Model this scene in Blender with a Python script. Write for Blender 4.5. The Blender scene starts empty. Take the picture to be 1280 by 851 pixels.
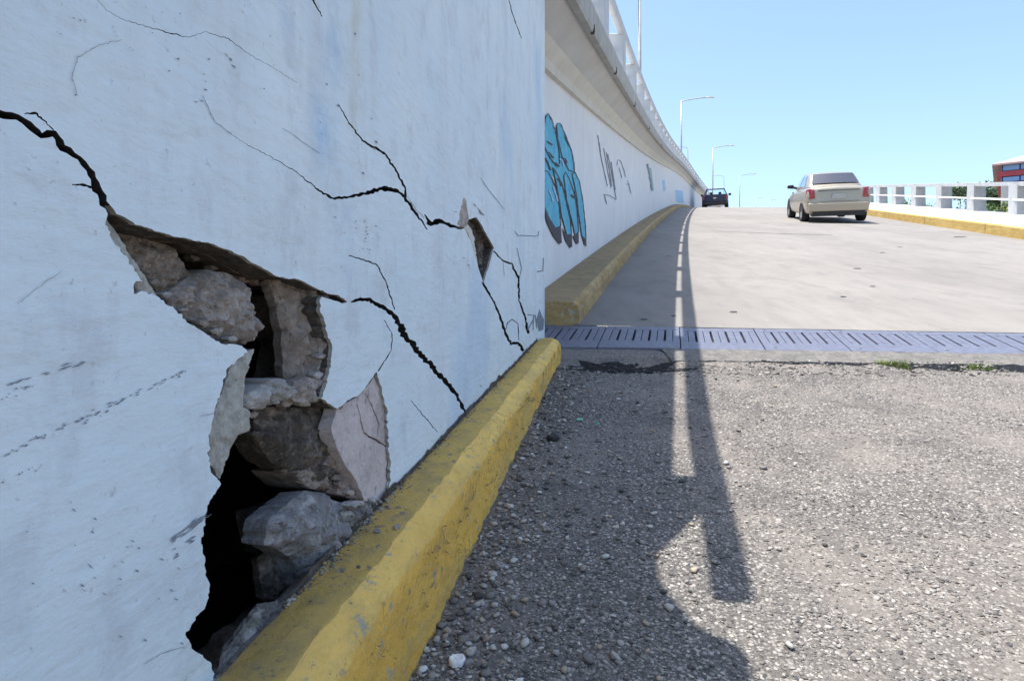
import bpy, math, random
import numpy as np
from mathutils import Vector, noise, Matrix
from mathutils.geometry import delaunay_2d_cdt

random.seed(7); rng = np.random.default_rng(7)
SC = bpy.context.scene
COL = SC.collection
R = math.radians

# ------------------------------------------------------------------ camera
cd = bpy.data.cameras.new('camera'); cam = bpy.data.objects.new('camera', cd); COL.objects.link(cam)
cam.location = (0, 0, 0); cam.rotation_euler = (R(90), 0, 0)
cd.sensor_width = 36; cd.lens = 36*800/1280
cd.shift_y = -45.5/1280
cd.clip_start = 0.02; cd.clip_end = 5000
SC.camera = cam
# ------------------------------------------------------------------ sky and sun
SUN = Vector((0.255, -0.05, -1.0)).normalized()          # direction the light travels
elev = math.asin(-SUN.z); az = math.atan2(-SUN.x, -SUN.y)
w = bpy.data.worlds.new('World'); SC.world = w; w.use_nodes = True
nt = w.node_tree; nt.nodes.clear()
sky = nt.nodes.new('ShaderNodeTexSky'); sky.sky_type = 'NISHITA'; sky.sun_disc = False
sky.sun_elevation = elev; sky.sun_rotation = az; sky.altitude = 0
sky.air_density = 1.0; sky.dust_density = 2.4; sky.ozone_density = 1.3
bg = nt.nodes.new('ShaderNodeBackground'); bg.inputs[1].default_value = 0.135
wo = nt.nodes.new('ShaderNodeOutputWorld')
tint = nt.nodes.new('ShaderNodeMix'); tint.data_type = 'RGBA'; tint.blend_type = 'MULTIPLY'; tint.inputs[0].default_value = 1
tint.inputs[7].default_value = (1.21, 1.31, 1.36, 1); nt.links.new(sky.outputs[0], tint.inputs[6])
nt.links.new(tint.outputs[2], bg.inputs[0]); nt.links.new(bg.outputs[0], wo.inputs[0])
sl = bpy.data.lights.new('sun', 'SUN'); sl.energy = 5.0; sl.angle = R(0.5); sl.color = (1.0, 0.955, 0.87)
so = bpy.data.objects.new('sun', sl); COL.objects.link(so); so.location = (-6, 0, 25)
so.rotation_euler = SUN.to_track_quat('-Z', 'Y').to_euler()
SC.view_settings.view_transform = 'Standard'; SC.view_settings.look = 'None'
SC.view_settings.exposure = 0.72; SC.view_settings.gamma = 1
SC.cycles.max_bounces = 8; SC.cycles.diffuse_bounces = 5

# ------------------------------------------------------------------ helpers
def tag(o, label=None, cat=None, group=None, kind=None):
    if label: o['label'] = label
    if cat: o['category'] = cat
    if group: o['group'] = group
    if kind: o['kind'] = kind
    return o

def empty(name, loc=(0, 0, 0)):
    o = bpy.data.objects.new(name, None); COL.objects.link(o); o.location = loc
    o.empty_display_size = 0.1
    return o

def wloc(o):
    v = Vector((0, 0, 0))
    while o is not None:
        v += o.location; o = o.parent
    return v

def mesh(name, verts, faces, mats, parent=None, smooth=False, mi=None, bevel=0, colors=None):
    """verts in world coordinates (offset to the parent's place)"""
    off = wloc(parent) if parent else Vector((0, 0, 0))
    me = bpy.data.meshes.new(name)
    me.from_pydata([(v[0]-off.x, v[1]-off.y, v[2]-off.z) for v in verts], [], faces)
    if not isinstance(mats, (list, tuple)): mats = [mats]
    for m in mats: me.materials.append(m)
    if mi is not None: me.polygons.foreach_set('material_index', mi)
    me.polygons.foreach_set('use_smooth', [bool(smooth)]*len(me.polygons) if not isinstance(smooth, list) else smooth)
    me.update()
    o = bpy.data.objects.new(name, me); COL.objects.link(o)
    if parent: o.parent = parent
    if bevel:
        b = o.modifiers.new('bevel', 'BEVEL'); b.width = bevel; b.segments = 2; b.limit_method = 'ANGLE'
    return o

class MB:
    def __init__(s): s.v = []; s.f = []
    def add(s, v, f):
        b = len(s.v); s.v += [tuple(p) for p in v]; s.f += [tuple(i+b for i in q) for q in f]
    def box(s, x0, x1, y0, y1, z0, z1):
        s.add([(x0,y0,z0),(x1,y0,z0),(x1,y1,z0),(x0,y1,z0),(x0,y0,z1),(x1,y0,z1),(x1,y1,z1),(x0,y1,z1)],
              [(3,2,1,0),(4,5,6,7),(0,1,5,4),(1,2,6,5),(2,3,7,6),(3,0,4,7)])
    def hexa(s, p):   # 8 points, bottom four then top four
        s.add(p, [(3,2,1,0),(4,5,6,7),(0,1,5,4),(1,2,6,5),(2,3,7,6),(3,0,4,7)])
    def tube(s, pts, rs, n=8, cap=True):
        pts = [Vector(p) for p in pts]
        if not isinstance(rs, (list, tuple)): rs = [rs]*len(pts)
        ring = []
        for i, p in enumerate(pts):
            t = (pts[min(i+1, len(pts)-1)]-pts[max(i-1, 0)]).normalized()
            a = t.orthogonal() if abs(t.z) < .9 else Vector((1,0,0))
            a = (a-t*a.dot(t)).normalized(); b = t.cross(a)
            ring.append([p+rs[i]*(math.cos(k*2*math.pi/n)*a+math.sin(k*2*math.pi/n)*b) for k in range(n)])
        v = [q for r_ in ring for q in r_]; f = []
        for i in range(len(pts)-1):
            for k in range(n):
                f.append((i*n+k, i*n+(k+1)%n, (i+1)*n+(k+1)%n, (i+1)*n+k))
        if cap: f.append(tuple(range(n-1, -1, -1))); f.append(tuple((len(pts)-1)*n+k for k in range(n)))
        s.add(v, f)
    def build(s, name, m, parent=None, **k): return mesh(name, s.v, s.f, m, parent, **k)

def copy_tree(o, parent=None):
    c = o.copy(); COL.objects.link(c)
    if parent: c.parent = parent
    for ch in [x for x in COL.objects if x.parent == o]: copy_tree(ch, c)
    return c

# ------------------------------------------------------------------ materials
class M:
    def __init__(s, name, rough=.8, spec=.3, metal=0):
        s.m = bpy.data.materials.new(name); s.m.use_nodes = True
        s.nt = s.m.node_tree; s.b = s.nt.nodes['Principled BSDF']
        s.b.inputs['Roughness'].default_value = rough; s.b.inputs['Metallic'].default_value = metal
        s.b.inputs['Specular IOR Level'].default_value = spec
        s.tc = s.n('ShaderNodeTexCoord'); s.co = s.tc.outputs['Object']
    def n(s, t): return s.nt.nodes.new(t)
    def l(s, a, b): s.nt.links.new(a, b)
    def map(s, scale=(1,1,1), rot=(0,0,0)):
        m = s.n('ShaderNodeMapping'); m.inputs['Scale'].default_value = scale; m.inputs['Rotation'].default_value = rot
        s.l(s.co, m.inputs[0]); return m.outputs[0]
    def noise(s, scale, detail=6, rough=.6, vec=None, dist=0):
        n = s.n('ShaderNodeTexNoise'); n.inputs['Scale'].default_value = scale; n.inputs['Detail'].default_value = detail
        n.inputs['Roughness'].default_value = rough; n.inputs['Distortion'].default_value = dist
        s.l(vec or s.co, n.inputs['Vector']); return n.outputs['Fac']
    def vor(s, scale, feature='F1', vec=None, out='Distance', rand=1):
        n = s.n('ShaderNodeTexVoronoi'); n.feature = feature; n.inputs['Scale'].default_value = scale
        n.inputs['Randomness'].default_value = rand
        s.l(vec or s.co, n.inputs['Vector']); return n.outputs[out]
    def ramp(s, fac, stops, interp='LINEAR'):
        r = s.n('ShaderNodeValToRGB'); cr = r.color_ramp; cr.interpolation = interp
        while len(cr.elements) < len(stops): cr.elements.new(.5)
        for e, (p, c) in zip(cr.elements, stops):
            e.position = p; e.color = (c, c, c, 1) if isinstance(c, (int, float)) else (*c, 1)
        s.l(fac, r.inputs[0]); return r.outputs[0]
    def mix(s, fac, a, b, mode='MIX'):
        m = s.n('ShaderNodeMix'); m.data_type = 'RGBA'; m.blend_type = mode
        for i, v in ((0, fac), (6, a), (7, b)):
            if hasattr(v, 'links'): s.l(v, m.inputs[i])
            elif i == 0: m.inputs[0].default_value = v
            else: m.inputs[i].default_value = (*v, 1)
        return m.outputs[2]
    def math(s, op, a, b=0):
        m = s.n('ShaderNodeMath'); m.operation = op
        for i, v in ((0, a), (1, b)):
            if hasattr(v, 'links'): s.l(v, m.inputs[i])
            else: m.inputs[i].default_value = v
        return m.outputs[0]
    def color(s, c):
        if hasattr(c, 'links'): s.l(c, s.b.inputs['Base Color'])
        else: s.b.inputs['Base Color'].default_value = (*c, 1)
        return s
    def bump(s, h, strength=.5, dist=.01):
        b = s.n('ShaderNodeBump'); b.inputs['Strength'].default_value = strength; b.inputs['Distance'].default_value = dist
        s.l(h, b.inputs['Height'])
        if s.b.inputs['Normal'].links: s.l(s.b.inputs['Normal'].links[0].from_socket, b.inputs['Normal'])
        s.l(b.outputs[0], s.b.inputs['Normal']); return s

def plain(name, c, rough=.6, metal=0, spec=.4, var=.12, scale=6, bump=0):
    m = M(name, rough, spec, metal)
    n = m.noise(scale, 5)
    m.color(m.mix(m.ramp(n, [(.3, 0.), (.7, 1.)]), tuple(x*(1-var) for x in c), tuple(min(1, x*(1+var)) for x in c)))
    if bump: m.bump(m.noise(scale*8, 4), bump, .01)
    return m.m

# near wall: white emulsion over a trowelled render, object space = world space
def mat_wall():
    m = M('white_painted_render', .75, .25)
    big = m.noise(2.2, 5, .6); streak = m.noise(3.5, 6, .65, m.map((2.2, 2.2, .22)))
    fine = m.noise(38, 5, .7, m.map((1, .55, 1)))
    c = m.mix(m.ramp(big, [(.35, 0.), (.7, 1.)]), (.69, .765, .795), (.775, .825, .825))
    c = m.mix(m.math('MULTIPLY', m.ramp(streak, [(.5, 0.), (.75, 1.)]), .45), c, (.60, .61, .61))
    c = m.mix(m.math('MULTIPLY', m.ramp(fine, [(.55, 0.), (.72, 1.)]), .30), c, (.55, .57, .60))
    blue = m.noise(1.7, 3, .5, m.map((1, 1.3, .8)))
    c = m.mix(m.math('MULTIPLY', m.ramp(m.noise(6.5, 5, .7, m.map((1, 1.6, 1))), [(.52, 0.), (.66, 1.)]), .35), c, (.50, .515, .53))
    c = m.mix(m.math('MULTIPLY', m.ramp(blue, [(.52, 0.), (.66, 1.)]), .42), c, (.42, .57, .74))
    c = m.mix(m.math('MULTIPLY', m.ramp(m.noise(90, 3, .6), [(.66, 0.), (.72, 1.)]), .5), c, (.42, .42, .43))
    sx = m.n('ShaderNodeSeparateXYZ'); m.l(m.co, sx.inputs[0]); Y = sx.outputs[1]; Zc = sx.outputs[2]
    wob = m.math('MULTIPLY', m.math('SUBTRACT', m.noise(9, 3), .5), .06)
    def blot(y0, wy, z0, wz, amp, col, c):
        a = m.math('DIVIDE', m.math('SUBTRACT', m.math('ADD', Y, wob), y0), wy); b = m.math('DIVIDE', m.math('SUBTRACT', m.math('ADD', Zc, wob), z0), wz)
        q = m.math('ADD', m.math('MULTIPLY', a, a), m.math('MULTIPLY', b, b))
        k = m.math('MULTIPLY', m.math('POWER', 2.718, m.math('MULTIPLY', q, -1)), m.ramp(m.noise(24, 5, .7), [(.35, .2), (.65, 1.)]))
        return m.mix(m.math('MULTIPLY', k, amp), c, col)
    pass
    for a_ in ((1.215, .024, .62, .26, .8, (.60, .56, .43)), (1.30, .018, .58, .20, .6, (.52, .53, .53)), (1.09, .045, .30, .07, .95, (.42, .58, .74)), (1.13, .035, .44, .05, .85, (.44, .58, .72)),
               (.98, .02, .44, .05, .5, (.48, .60, .72)), (1.17, .05, .16, .05, .55, (.50, .58, .68)), (1.2, .04, .06, .04, .5, (.50, .58, .68)), (.72, .10, -.32, .05, .35, (.50, .52, .55)), (2.1, .06, 1.0, .35, .35, (.56, .58, .60)), (2.8, .05, 1.2, .4, .3, (.58, .60, .62))):
        c = blot(a_[0]-1.6, a_[1], a_[2]+.597, *a_[3:], c)   # coordinates are measured from the wall's own origin
    m.color(c)
    tw = m.map((1, .45, 1.3), (R(8), 0, 0))
    m.bump(m.noise(120, 5, .7), .35, .002)
    m.bump(m.noise(34, 6, .65, tw, .15), .55, .005)
    m.bump(m.noise(9, 4, .5, tw, 0), .6, .012); m.bump(m.vor(46, 'SMOOTH_F1', tw), .25, .004)
    return m.m
def mat_render_edge():
    m = M('broken_render', .95, .1)
    n = m.noise(60, 6, .7)
    m.color(m.ramp(n, [(.3, (.25, .235, .20)), (.5, (.42, .395, .345)), (.72, (.56, .53, .47))]))
    m.bump(m.noise(90, 5, .7), .8, .006); m.bump(m.vor(60), .4, .004)
    return m.m
def mat_rim():
    m = M('broken_mortar_edge', .95, .1)
    n = m.noise(45, 6, .7)
    m.color(m.ramp(n, [(.3, (.05, .042, .036)), (.55, (.13, .112, .095)), (.75, (.32, .29, .26))]))
    m.bump(m.noise(110, 5, .7), .8, .006)
    return m.m
def mat_rock(name, dark, mid, light, fl=.0, sc=1.0):
    m = M(name, .92, .15)
    n = m.noise(22*sc, 8, .68, None, .6); n2 = m.noise(150*sc, 4, .7); n3 = m.noise(7*sc, 3, .5)
    c = m.ramp(n, [(.30, dark), (.52, mid), (.72, light)])
    c = m.mix(m.math('MULTIPLY', m.ramp(n3, [(.5, 0.), (.62, 1.)]), .55), c, tuple(x*.62 for x in mid))
    c = m.mix(m.math('MULTIPLY', m.ramp(n2, [(.60, 0.), (.70, 1.)]), .6), c, tuple(min(1, x*1.3) for x in light))
    c = m.mix(m.math('MULTIPLY', m.ramp(m.noise(80*sc, 3), [(.30, 1.), (.42, 0.)]), .6), c, tuple(x*.4 for x in dark))
    m.color(c)
    m.bump(m.noise(30*sc, 9, .72), .9, .012); m.bump(m.noise(170*sc, 4, .7), .6, .003)
    return m.m
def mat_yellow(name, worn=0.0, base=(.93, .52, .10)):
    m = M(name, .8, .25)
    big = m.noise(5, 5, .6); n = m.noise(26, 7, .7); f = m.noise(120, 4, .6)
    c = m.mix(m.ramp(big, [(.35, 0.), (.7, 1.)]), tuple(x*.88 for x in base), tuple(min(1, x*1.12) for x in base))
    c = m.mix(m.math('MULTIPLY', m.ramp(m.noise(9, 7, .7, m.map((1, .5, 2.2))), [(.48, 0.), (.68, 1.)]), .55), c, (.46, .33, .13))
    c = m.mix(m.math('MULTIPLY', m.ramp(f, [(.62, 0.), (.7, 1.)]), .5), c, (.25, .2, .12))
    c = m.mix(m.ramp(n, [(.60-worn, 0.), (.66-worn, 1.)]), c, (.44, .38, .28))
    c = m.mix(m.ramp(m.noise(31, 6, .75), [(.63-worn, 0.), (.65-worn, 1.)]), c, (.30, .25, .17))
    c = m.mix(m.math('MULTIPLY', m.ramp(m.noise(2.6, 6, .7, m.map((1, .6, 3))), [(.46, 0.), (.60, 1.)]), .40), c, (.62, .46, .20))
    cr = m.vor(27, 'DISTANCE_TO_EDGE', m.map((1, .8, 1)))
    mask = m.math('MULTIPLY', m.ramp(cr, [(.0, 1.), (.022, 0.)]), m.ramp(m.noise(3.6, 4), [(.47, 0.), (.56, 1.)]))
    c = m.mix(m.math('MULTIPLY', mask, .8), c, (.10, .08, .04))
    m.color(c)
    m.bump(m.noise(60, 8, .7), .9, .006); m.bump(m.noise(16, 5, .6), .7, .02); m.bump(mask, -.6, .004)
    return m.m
def mat_kerb_top():
    m = M('worn_yellow_kerb_top', .85, .2)
    n = m.noise(14, 8, .7); n2 = m.noise(70, 5, .7); n3 = m.noise(5, 4, .6)
    c = m.ramp(n3, [(.3, (.52, .35, .12)), (.55, (.66, .43, .12)), (.75, (.74, .50, .15))])
    c = m.mix(m.ramp(n, [(.50, 0.), (.72, .8)]), c, (.30, .25, .15))
    c = m.mix(m.math('MULTIPLY', m.ramp(n2, [(.60, 0.), (.70, 1.)]), .6), c, (.16, .13, .08))
    c = m.mix(m.ramp(m.noise(30, 6, .75), [(.60, 0.), (.63, 1.)]), c, (.22, .20, .165))
    m.color(c); m.bump(m.noise(55, 8, .72), 1.0, .009); m.bump(m.noise(14, 4), .6, .02)
    return m.m
def mat_asphalt():
    m = M('coarse_asphalt', .9, .2)
    wv = m.n('ShaderNodeVectorMath'); wv.operation = 'ADD'; m.l(m.co, wv.inputs[0])
    nz = m.n('ShaderNodeTexNoise'); nz.inputs['Scale'].default_value = 60; m.l(m.co, nz.inputs['Vector'])
    sc = m.n('ShaderNodeVectorMath'); sc.operation = 'SCALE'; sc.inputs['Scale'].default_value = .008; m.l(nz.outputs['Color'], sc.inputs[0])
    m.l(sc.outputs[0], wv.inputs[1]); v = wv.outputs[0]
    cell = m.vor(120, 'F1', v, 'Color'); d = m.vor(120, 'F1', v)
    sep = m.n('ShaderNodeSeparateColor'); m.l(cell, sep.inputs[0])
    stone = m.ramp(sep.outputs[0], [(0, (.10, .094, .088)), (.5, (.18, .167, .154)), (.8, (.27, .248, .228)), (1, (.44, .405, .375))])
    binder = m.ramp(m.noise(300, 3), [(.35, (.05, .047, .046)), (.7, (.14, .13, .122))])
    c = m.mix(m.ramp(d, [(.35, 0.), (.62, 1.)]), stone, binder)
    c = m.mix(m.math('MULTIPLY', m.ramp(m.noise(1.8, 5, .65), [(.40, 0.), (.62, 1.)]), .55), c, (.23, .20, .18))
    c = m.mix(m.math('MULTIPLY', m.ramp(m.noise(3.3, 6, .7), [(.52, 0.), (.64, 1.)]), .5), c, (.085, .078, .076))
    m.color(c)
    m.bump(d, -.35, .003); m.bump(m.noise(14, 5), .25, .012)
    return m.m
def mat_road(name='worn_concrete_road'):
    m = M(name, .85, .25)
    n = m.noise(.5, 6, .6); n2 = m.noise(60, 5, .7); n3 = m.noise(6, 6, .65, m.map((1, .25, 1), (0, 0, R(-14))))
    c = m.ramp(n, [(.3, (.195, .180, .166)), (.7, (.252, .235, .218))])
    c = m.mix(m.math('MULTIPLY', m.ramp(n3, [(.45, 0.), (.75, 1.)]), .6), c, (.145, .135, .132))
    c = m.mix(m.math('MULTIPLY', m.ramp(m.noise(1.1, 4, .6, m.map((1, .12, 1), (0, 0, R(15)))), [(.45, 0.), (.62, 1.)]), .35), c, (.275, .255, .235))
    c = m.mix(m.math('MULTIPLY', m.ramp(m.noise(2.3, 6, .7), [(.56, 0.), (.66, 1.)]), .35), c, (.15, .14, .135))
    c = m.mix(m.math('MULTIPLY', m.ramp(n2, [(.60, 0.), (.70, 1.)]), .45), c, (.14, .13, .125))
    c = m.mix(m.math('MULTIPLY', m.ramp(m.noise(3.1, 2), [(.70, 0.), (.74, 1.)]), .4), c, (.22, .20, .18))
    m.color(c); m.bump(n2, .35, .004); m.bump(m.noise(200, 3), .3, .002)
    return m.m
def mat_conc(name, a, b, sc=1, streak=.35, bump=.4):
    m = M(name, .88, .2)
    n = m.noise(3*sc, 6, .65); s_ = m.noise(5*sc, 6, .65, m.map((1.5, 1.5, .15))); f = m.noise(60*sc, 4, .7)
    c = m.mix(m.ramp(n, [(.35, 0.), (.7, 1.)]), a, b)
    c = m.mix(m.math('MULTIPLY', m.ramp(s_, [(.5, 0.), (.75, 1.)]), streak), c, tuple(x*.6 for x in a))
    c = m.mix(m.math('MULTIPLY', m.ramp(f, [(.6, 0.), (.72, 1.)]), .35), c, tuple(x*.6 for x in a))
    m.color(c); m.bump(f, bump, .003); m.bump(n, .3, .02)
    return m.m
def mat_attr(name, attr='tint', rough=.85):
    m = M(name, rough, .25)
    a = m.n('ShaderNodeAttribute'); a.attribute_name = attr
    m.color(m.mix(m.math('MULTIPLY', m.noise(260, 3), .35), a.outputs['Color'], (.12, .12, .12)))
    m.bump(m.noise(300, 3), .4, .002)
    return m.m
def mat_glass(name, c, rough=.05):
    m = M(name, rough, .8); n = m.noise(1.5, 2)
    m.color(m.mix(n, c, tuple(x*1.4 for x in c))); m.b.inputs['Coat Weight'].default_value = .5
    return m.m
def mat_carpaint(name, c, metal=.5):
    m = M(name, .38, .5, metal)
    n = m.noise(900, 2); d = m.noise(3, 4)
    m.color(m.mix(m.math('MULTIPLY', n, .3), m.mix(m.math('MULTIPLY', d, .25), c, tuple(x*.8 for x in c)), tuple(min(1, x*1.25) for x in c)))
    m.b.inputs['Coat Weight'].default_value = .6; m.b.inputs['Coat Roughness'].default_value = .08
    return m.m
def mat_leaf(name, c):
    m = M(name, .6, .3)
    oi = m.n('ShaderNodeAttribute'); oi.attribute_name = 'tint'
    m.color(m.mix(.5, oi.outputs['Color'], c)); m.b.inputs['Subsurface Weight'].default_value = 0
    tr = m.b.inputs.get('Transmission Weight')
    return m.m

W_ = {
 'wall': mat_wall(), 'edge': mat_render_edge(), 'rim': mat_rim(),
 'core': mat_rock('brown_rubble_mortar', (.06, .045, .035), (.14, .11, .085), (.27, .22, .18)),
 'stone_brown': mat_rock('brown_stone', (.17, .135, .11), (.38, .31, .26), (.60, .51, .43)),
 'stone_dark': mat_rock('dark_brown_stone', (.05, .04, .033), (.14, .115, .095), (.40, .33, .27)),
 'stone_grey': mat_rock('grey_stone', (.26, .22, .19), (.44, .375, .33), (.66, .58, .51)),
 'stone_blue': mat_rock('blue_grey_stone', (.17, .16, .155), (.34, .32, .31), (.64, .60, .57), sc=1.5),
 'stone_pale': mat_rock('pale_stone', (.38, .35, .32), (.55, .51, .47), (.72, .68, .64)),
 'stone_pink': mat_rock('pinkish_brown_stone', (.20, .15, .125), (.38, .29, .25), (.52, .43, .37)),
 'slab': mat_rock('pinkish_render', (.54, .45, .42), (.68, .575, .54), (.74, .65, .61), sc=.8),
 'mortar': mat_rock('crumbled_mortar', (.12, .11, .10), (.28, .26, .235), (.55, .52, .48), sc=1.9),
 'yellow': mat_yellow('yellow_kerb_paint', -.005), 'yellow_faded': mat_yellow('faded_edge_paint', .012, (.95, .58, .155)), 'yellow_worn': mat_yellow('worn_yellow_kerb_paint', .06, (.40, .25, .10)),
 'yellow_sun': mat_yellow('faded_yellow_kerb_paint', .02, (.46, .31, .09)),
 'ktop': mat_kerb_top(),
 'kerb_conc': mat_conc('dusty_kerb_concrete', (.27, .20, .12), (.40, .29, .15), 2),
 'asphalt': mat_asphalt(), 'road': mat_road(), 'header': mat_rock('header_concrete', (.11, .105, .10), (.19, .18, .17), (.27, .255, .24), sc=1.6),
 'white_conc': mat_conc('white_painted_concrete', (.50, .51, .52), (.60, .61, .62), 1, .35),
 'parapet': mat_conc('weathered_grey_white_concrete', (.33, .335, .345), (.42, .425, .43), 1.5, .5),
 'far_wall': mat_conc('white_painted_wall', (.72, .73, .74), (.80, .80, .80), .8, .18, .2),
 'soffit': mat_conc('grey_soffit_concrete', (.50, .485, .46), (.58, .57, .55), .8, .12),
 'ledge': mat_conc('cream_ledge_concrete', (.60, .57, .50), (.68, .65, .58), 1, .3),
 'fascia': mat_conc('stained_fascia_concrete', (.36, .345, .315), (.48, .465, .43), 2, .7),
 'walk': mat_conc('sunlit_white_concrete', (.66, .655, .64), (.76, .755, .74), 1, .1),
 'steel': plain('galvanised_blue_grey_steel', (.142, .15, .20), .5, .25, .5, .2, 25, .2),
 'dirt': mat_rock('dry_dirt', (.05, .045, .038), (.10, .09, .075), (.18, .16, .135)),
 'soil': mat_rock('dry_ground', (.13, .12, .09), (.20, .18, .14), (.28, .25, .20), sc=.03),
 'blue_paint': mat_conc('sky_blue_spray_paint', (.10, .40, .56), (.20, .54, .68), 3, .1),
 'black_paint': plain('black_spray_paint', (.012, .015, .03), .6),
 'grey_paint': plain('grey_spray_paint', (.20, .22, .26), .7), 'green_paint': plain('green_spray_paint', (.28, .42, .38), .7),
 'pale_blue_paint': plain('pale_blue_spray_paint', (.38, .56, .74), .7),
 'scuff': plain('dark_scuff', (.22, .23, .26), .9), 'crackfill': plain('crack_dirt', (.07, .065, .07), 1),
 'crack_shade': plain('painted_crack_shade', (.035, .03, .03), 1),  # near-black colour paints the shade inside the wall cracks
 'hair': plain('hairline_crack_dirt', (.25, .26, .28), 1),
 'pole': plain('grey_galvanised_pole', (.36, .37, .38), .5, .3), 'lamp': plain('lamp_housing_grey', (.42, .43, .44), .5, .2),
 'lens': plain('lamp_lens', (.6, .6, .58), .3),
 'tyre': plain('black_tyre_rubber', (.018, .018, .02), .85), 'rimm': plain('silver_wheel', (.55, .55, .56), .3, .7),
 'gold': mat_carpaint('gold_beige_car_paint', (.38, .335, .265), .4), 'navy': mat_carpaint('dark_blue_car_paint', (.010, .016, .055), .1),
 'cglass': mat_glass('tinted_car_glass', (.035, .035, .05)), 'sglass': mat_glass('blue_car_glass', (.10, .20, .34)),
 'red': mat_glass('red_lamp_glass', (.22, .008, .02), .2), 'black': plain('black_plastic', (.02, .02, .022), .5),
 'chrome': plain('chrome', (.7, .7, .7), .15, .9), 'plate': plain('white_number_plate', (.40, .40, .38), .5),
 'redwall': plain('red_spandrel', (.42, .07, .08), .7), 'bglass': mat_glass('blue_window_glass', (.12, .22, .42)),
 'roof': plain('dusty_pink_roof', (.42, .30, .30), .8, scale=1), 'frame_blue': plain('dark_blue_window_frame', (.03, .05, .18), .5),
 'cream': plain('cream_wall', (.6, .57, .52), .8), 'brick': plain('brown_louvre', (.26, .15, .12), .8),
 'bark': mat_rock('bark', (.06, .045, .03), (.12, .09, .065), (.18, .14, .10), sc=.3),
 'leaf': mat_leaf('green_leaves', (.07, .12, .03)),
 'pebbles': mat_attr('loose_gravel'), 'cap': plain('crushed_white_cap', (.75, .75, .75), .4), 'gglass': mat_glass('green_glass', (.08, .40, .28), .15),
 'grass': plain('dry_green_grass', (.20, .25, .06), .7),
}

# ------------------------------------------------------------------ the lie of the place
def z_near(D):                       # approach road, rises away from the eye
    if D < -1: return -.987 - .03*(-1-D) if D > -4 else -1.077
    return -.837 + .15*D
def z_ramp(D):
    if D <= 29: return -.95 + .18*D
    s0 = .18; z = -.95 + .18*29; d = D-29
    # slope eases from .18 to .12 over 18 m and on to 0.10 far off
    if d <= 18: return z + .18*d - (.07/36)*d*d
    z2 = z + .18*18 - .07/36*324; d -= 18
    return z2 + .11*d - .0006*d*d if d < 90 else z2 + .11*90 - .0006*8100
def z_road(D): return z_near(D) if D < 3.77 else z_ramp(D)
def xk(D): return -.67 + .25*D + .00105*D*D          # far left kerb face
def xwf(D): return xk(D) - .36                       # far retaining wall face
def xe(D): return xk(D) + .07                        # outer line of the upper railing
def xr(D): return xk(D) + 7.1                        # right kerb face
WA, WB = -.529, .19                                  # near wall face x = WA + WB*D
def xn(D): return WA + WB*D
NW = Vector((1, -WB, 0)).normalized()
def wd(D, z):                                        # gentle unevenness of the near wall
    return .006*noise.noise(Vector((D*2.3, z*2.3, 3.1))) + .003*noise.noise(Vector((D*7, z*7, 1.7)))
def wp(D, z, off=0.0):
    k = wd(D, z) + off
    return (xn(D)+NW.x*k, D+NW.y*k, z)
def px2wall(u, v, off=0.0):          # where a line of sight meets the plane off metres behind the wall's face
    a = WA - off/NW.x; k = (u-640)/800
    D = -a/(WB-k)
    return D, (380-v)/800*D
def sdense(pts, step, jit, closed=False):
    """subdivide a polyline and roughen it"""
    out = []; n = len(pts); rngi = range(n if closed else n-1)
    for i in rngi:
        a = Vector(pts[i]); b = Vector(pts[(i+1) % n]); L = (b-a).length
        k = max(1, int(L/step)); nn = Vector((-(b-a).y, (b-a).x)); nn = nn.normalized() if L > 1e-6 else Vector((0, 0))
        for j in range(k):
            p = a.lerp(b, j/k)
            if j or True: p = p + nn*random.uniform(-jit, jit)*(1 if j else .4)
            out.append((p.x, p.y))
    if not closed: out.append(tuple(pts[-1]))
    if jit > .55:
        out = [(x+jit*1.3*noise.noise(Vector((x/9, y/9, 1.5))), y+jit*1.3*noise.noise(Vector((x/9, y/9, 7.5)))) for x, y in out]
    return out
def ribbon(pts, ws, step=5, jit=.8):
    if jit >= .45 and step == 5: step = 2.8; jit *= .8
    """closed outline of a crack: centre line with widths"""
    c = []; W = []
    for i in range(len(pts)-1):
        a = Vector(pts[i]); b = Vector(pts[i+1]); L = (b-a).length; k = max(1, int(L/step))
        for j in range(k):
            t = j/k; nn = Vector((-(b-a).y, (b-a).x)).normalized()
            c.append(a.lerp(b, t)+nn*random.uniform(-jit, jit)); W.append(ws[i]*(1-t)+ws[i+1]*t)
    c.append(Vector(pts[-1])); W.append(ws[-1])
    L_, R_ = [], []
    for i, p in enumerate(c):
        t = (c[min(i+1, len(c)-1)]-c[max(i-1, 0)]); nn = Vector((-t.y, t.x)).normalized()
        w0 = W[i]*random.uniform(.5, 1.45)/2; w1 = W[i]*random.uniform(.5, 1.45)/2
        L_.append(tuple(p+nn*w0)); R_.append(tuple(p-nn*w1))
    return L_+R_[::-1]

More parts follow.
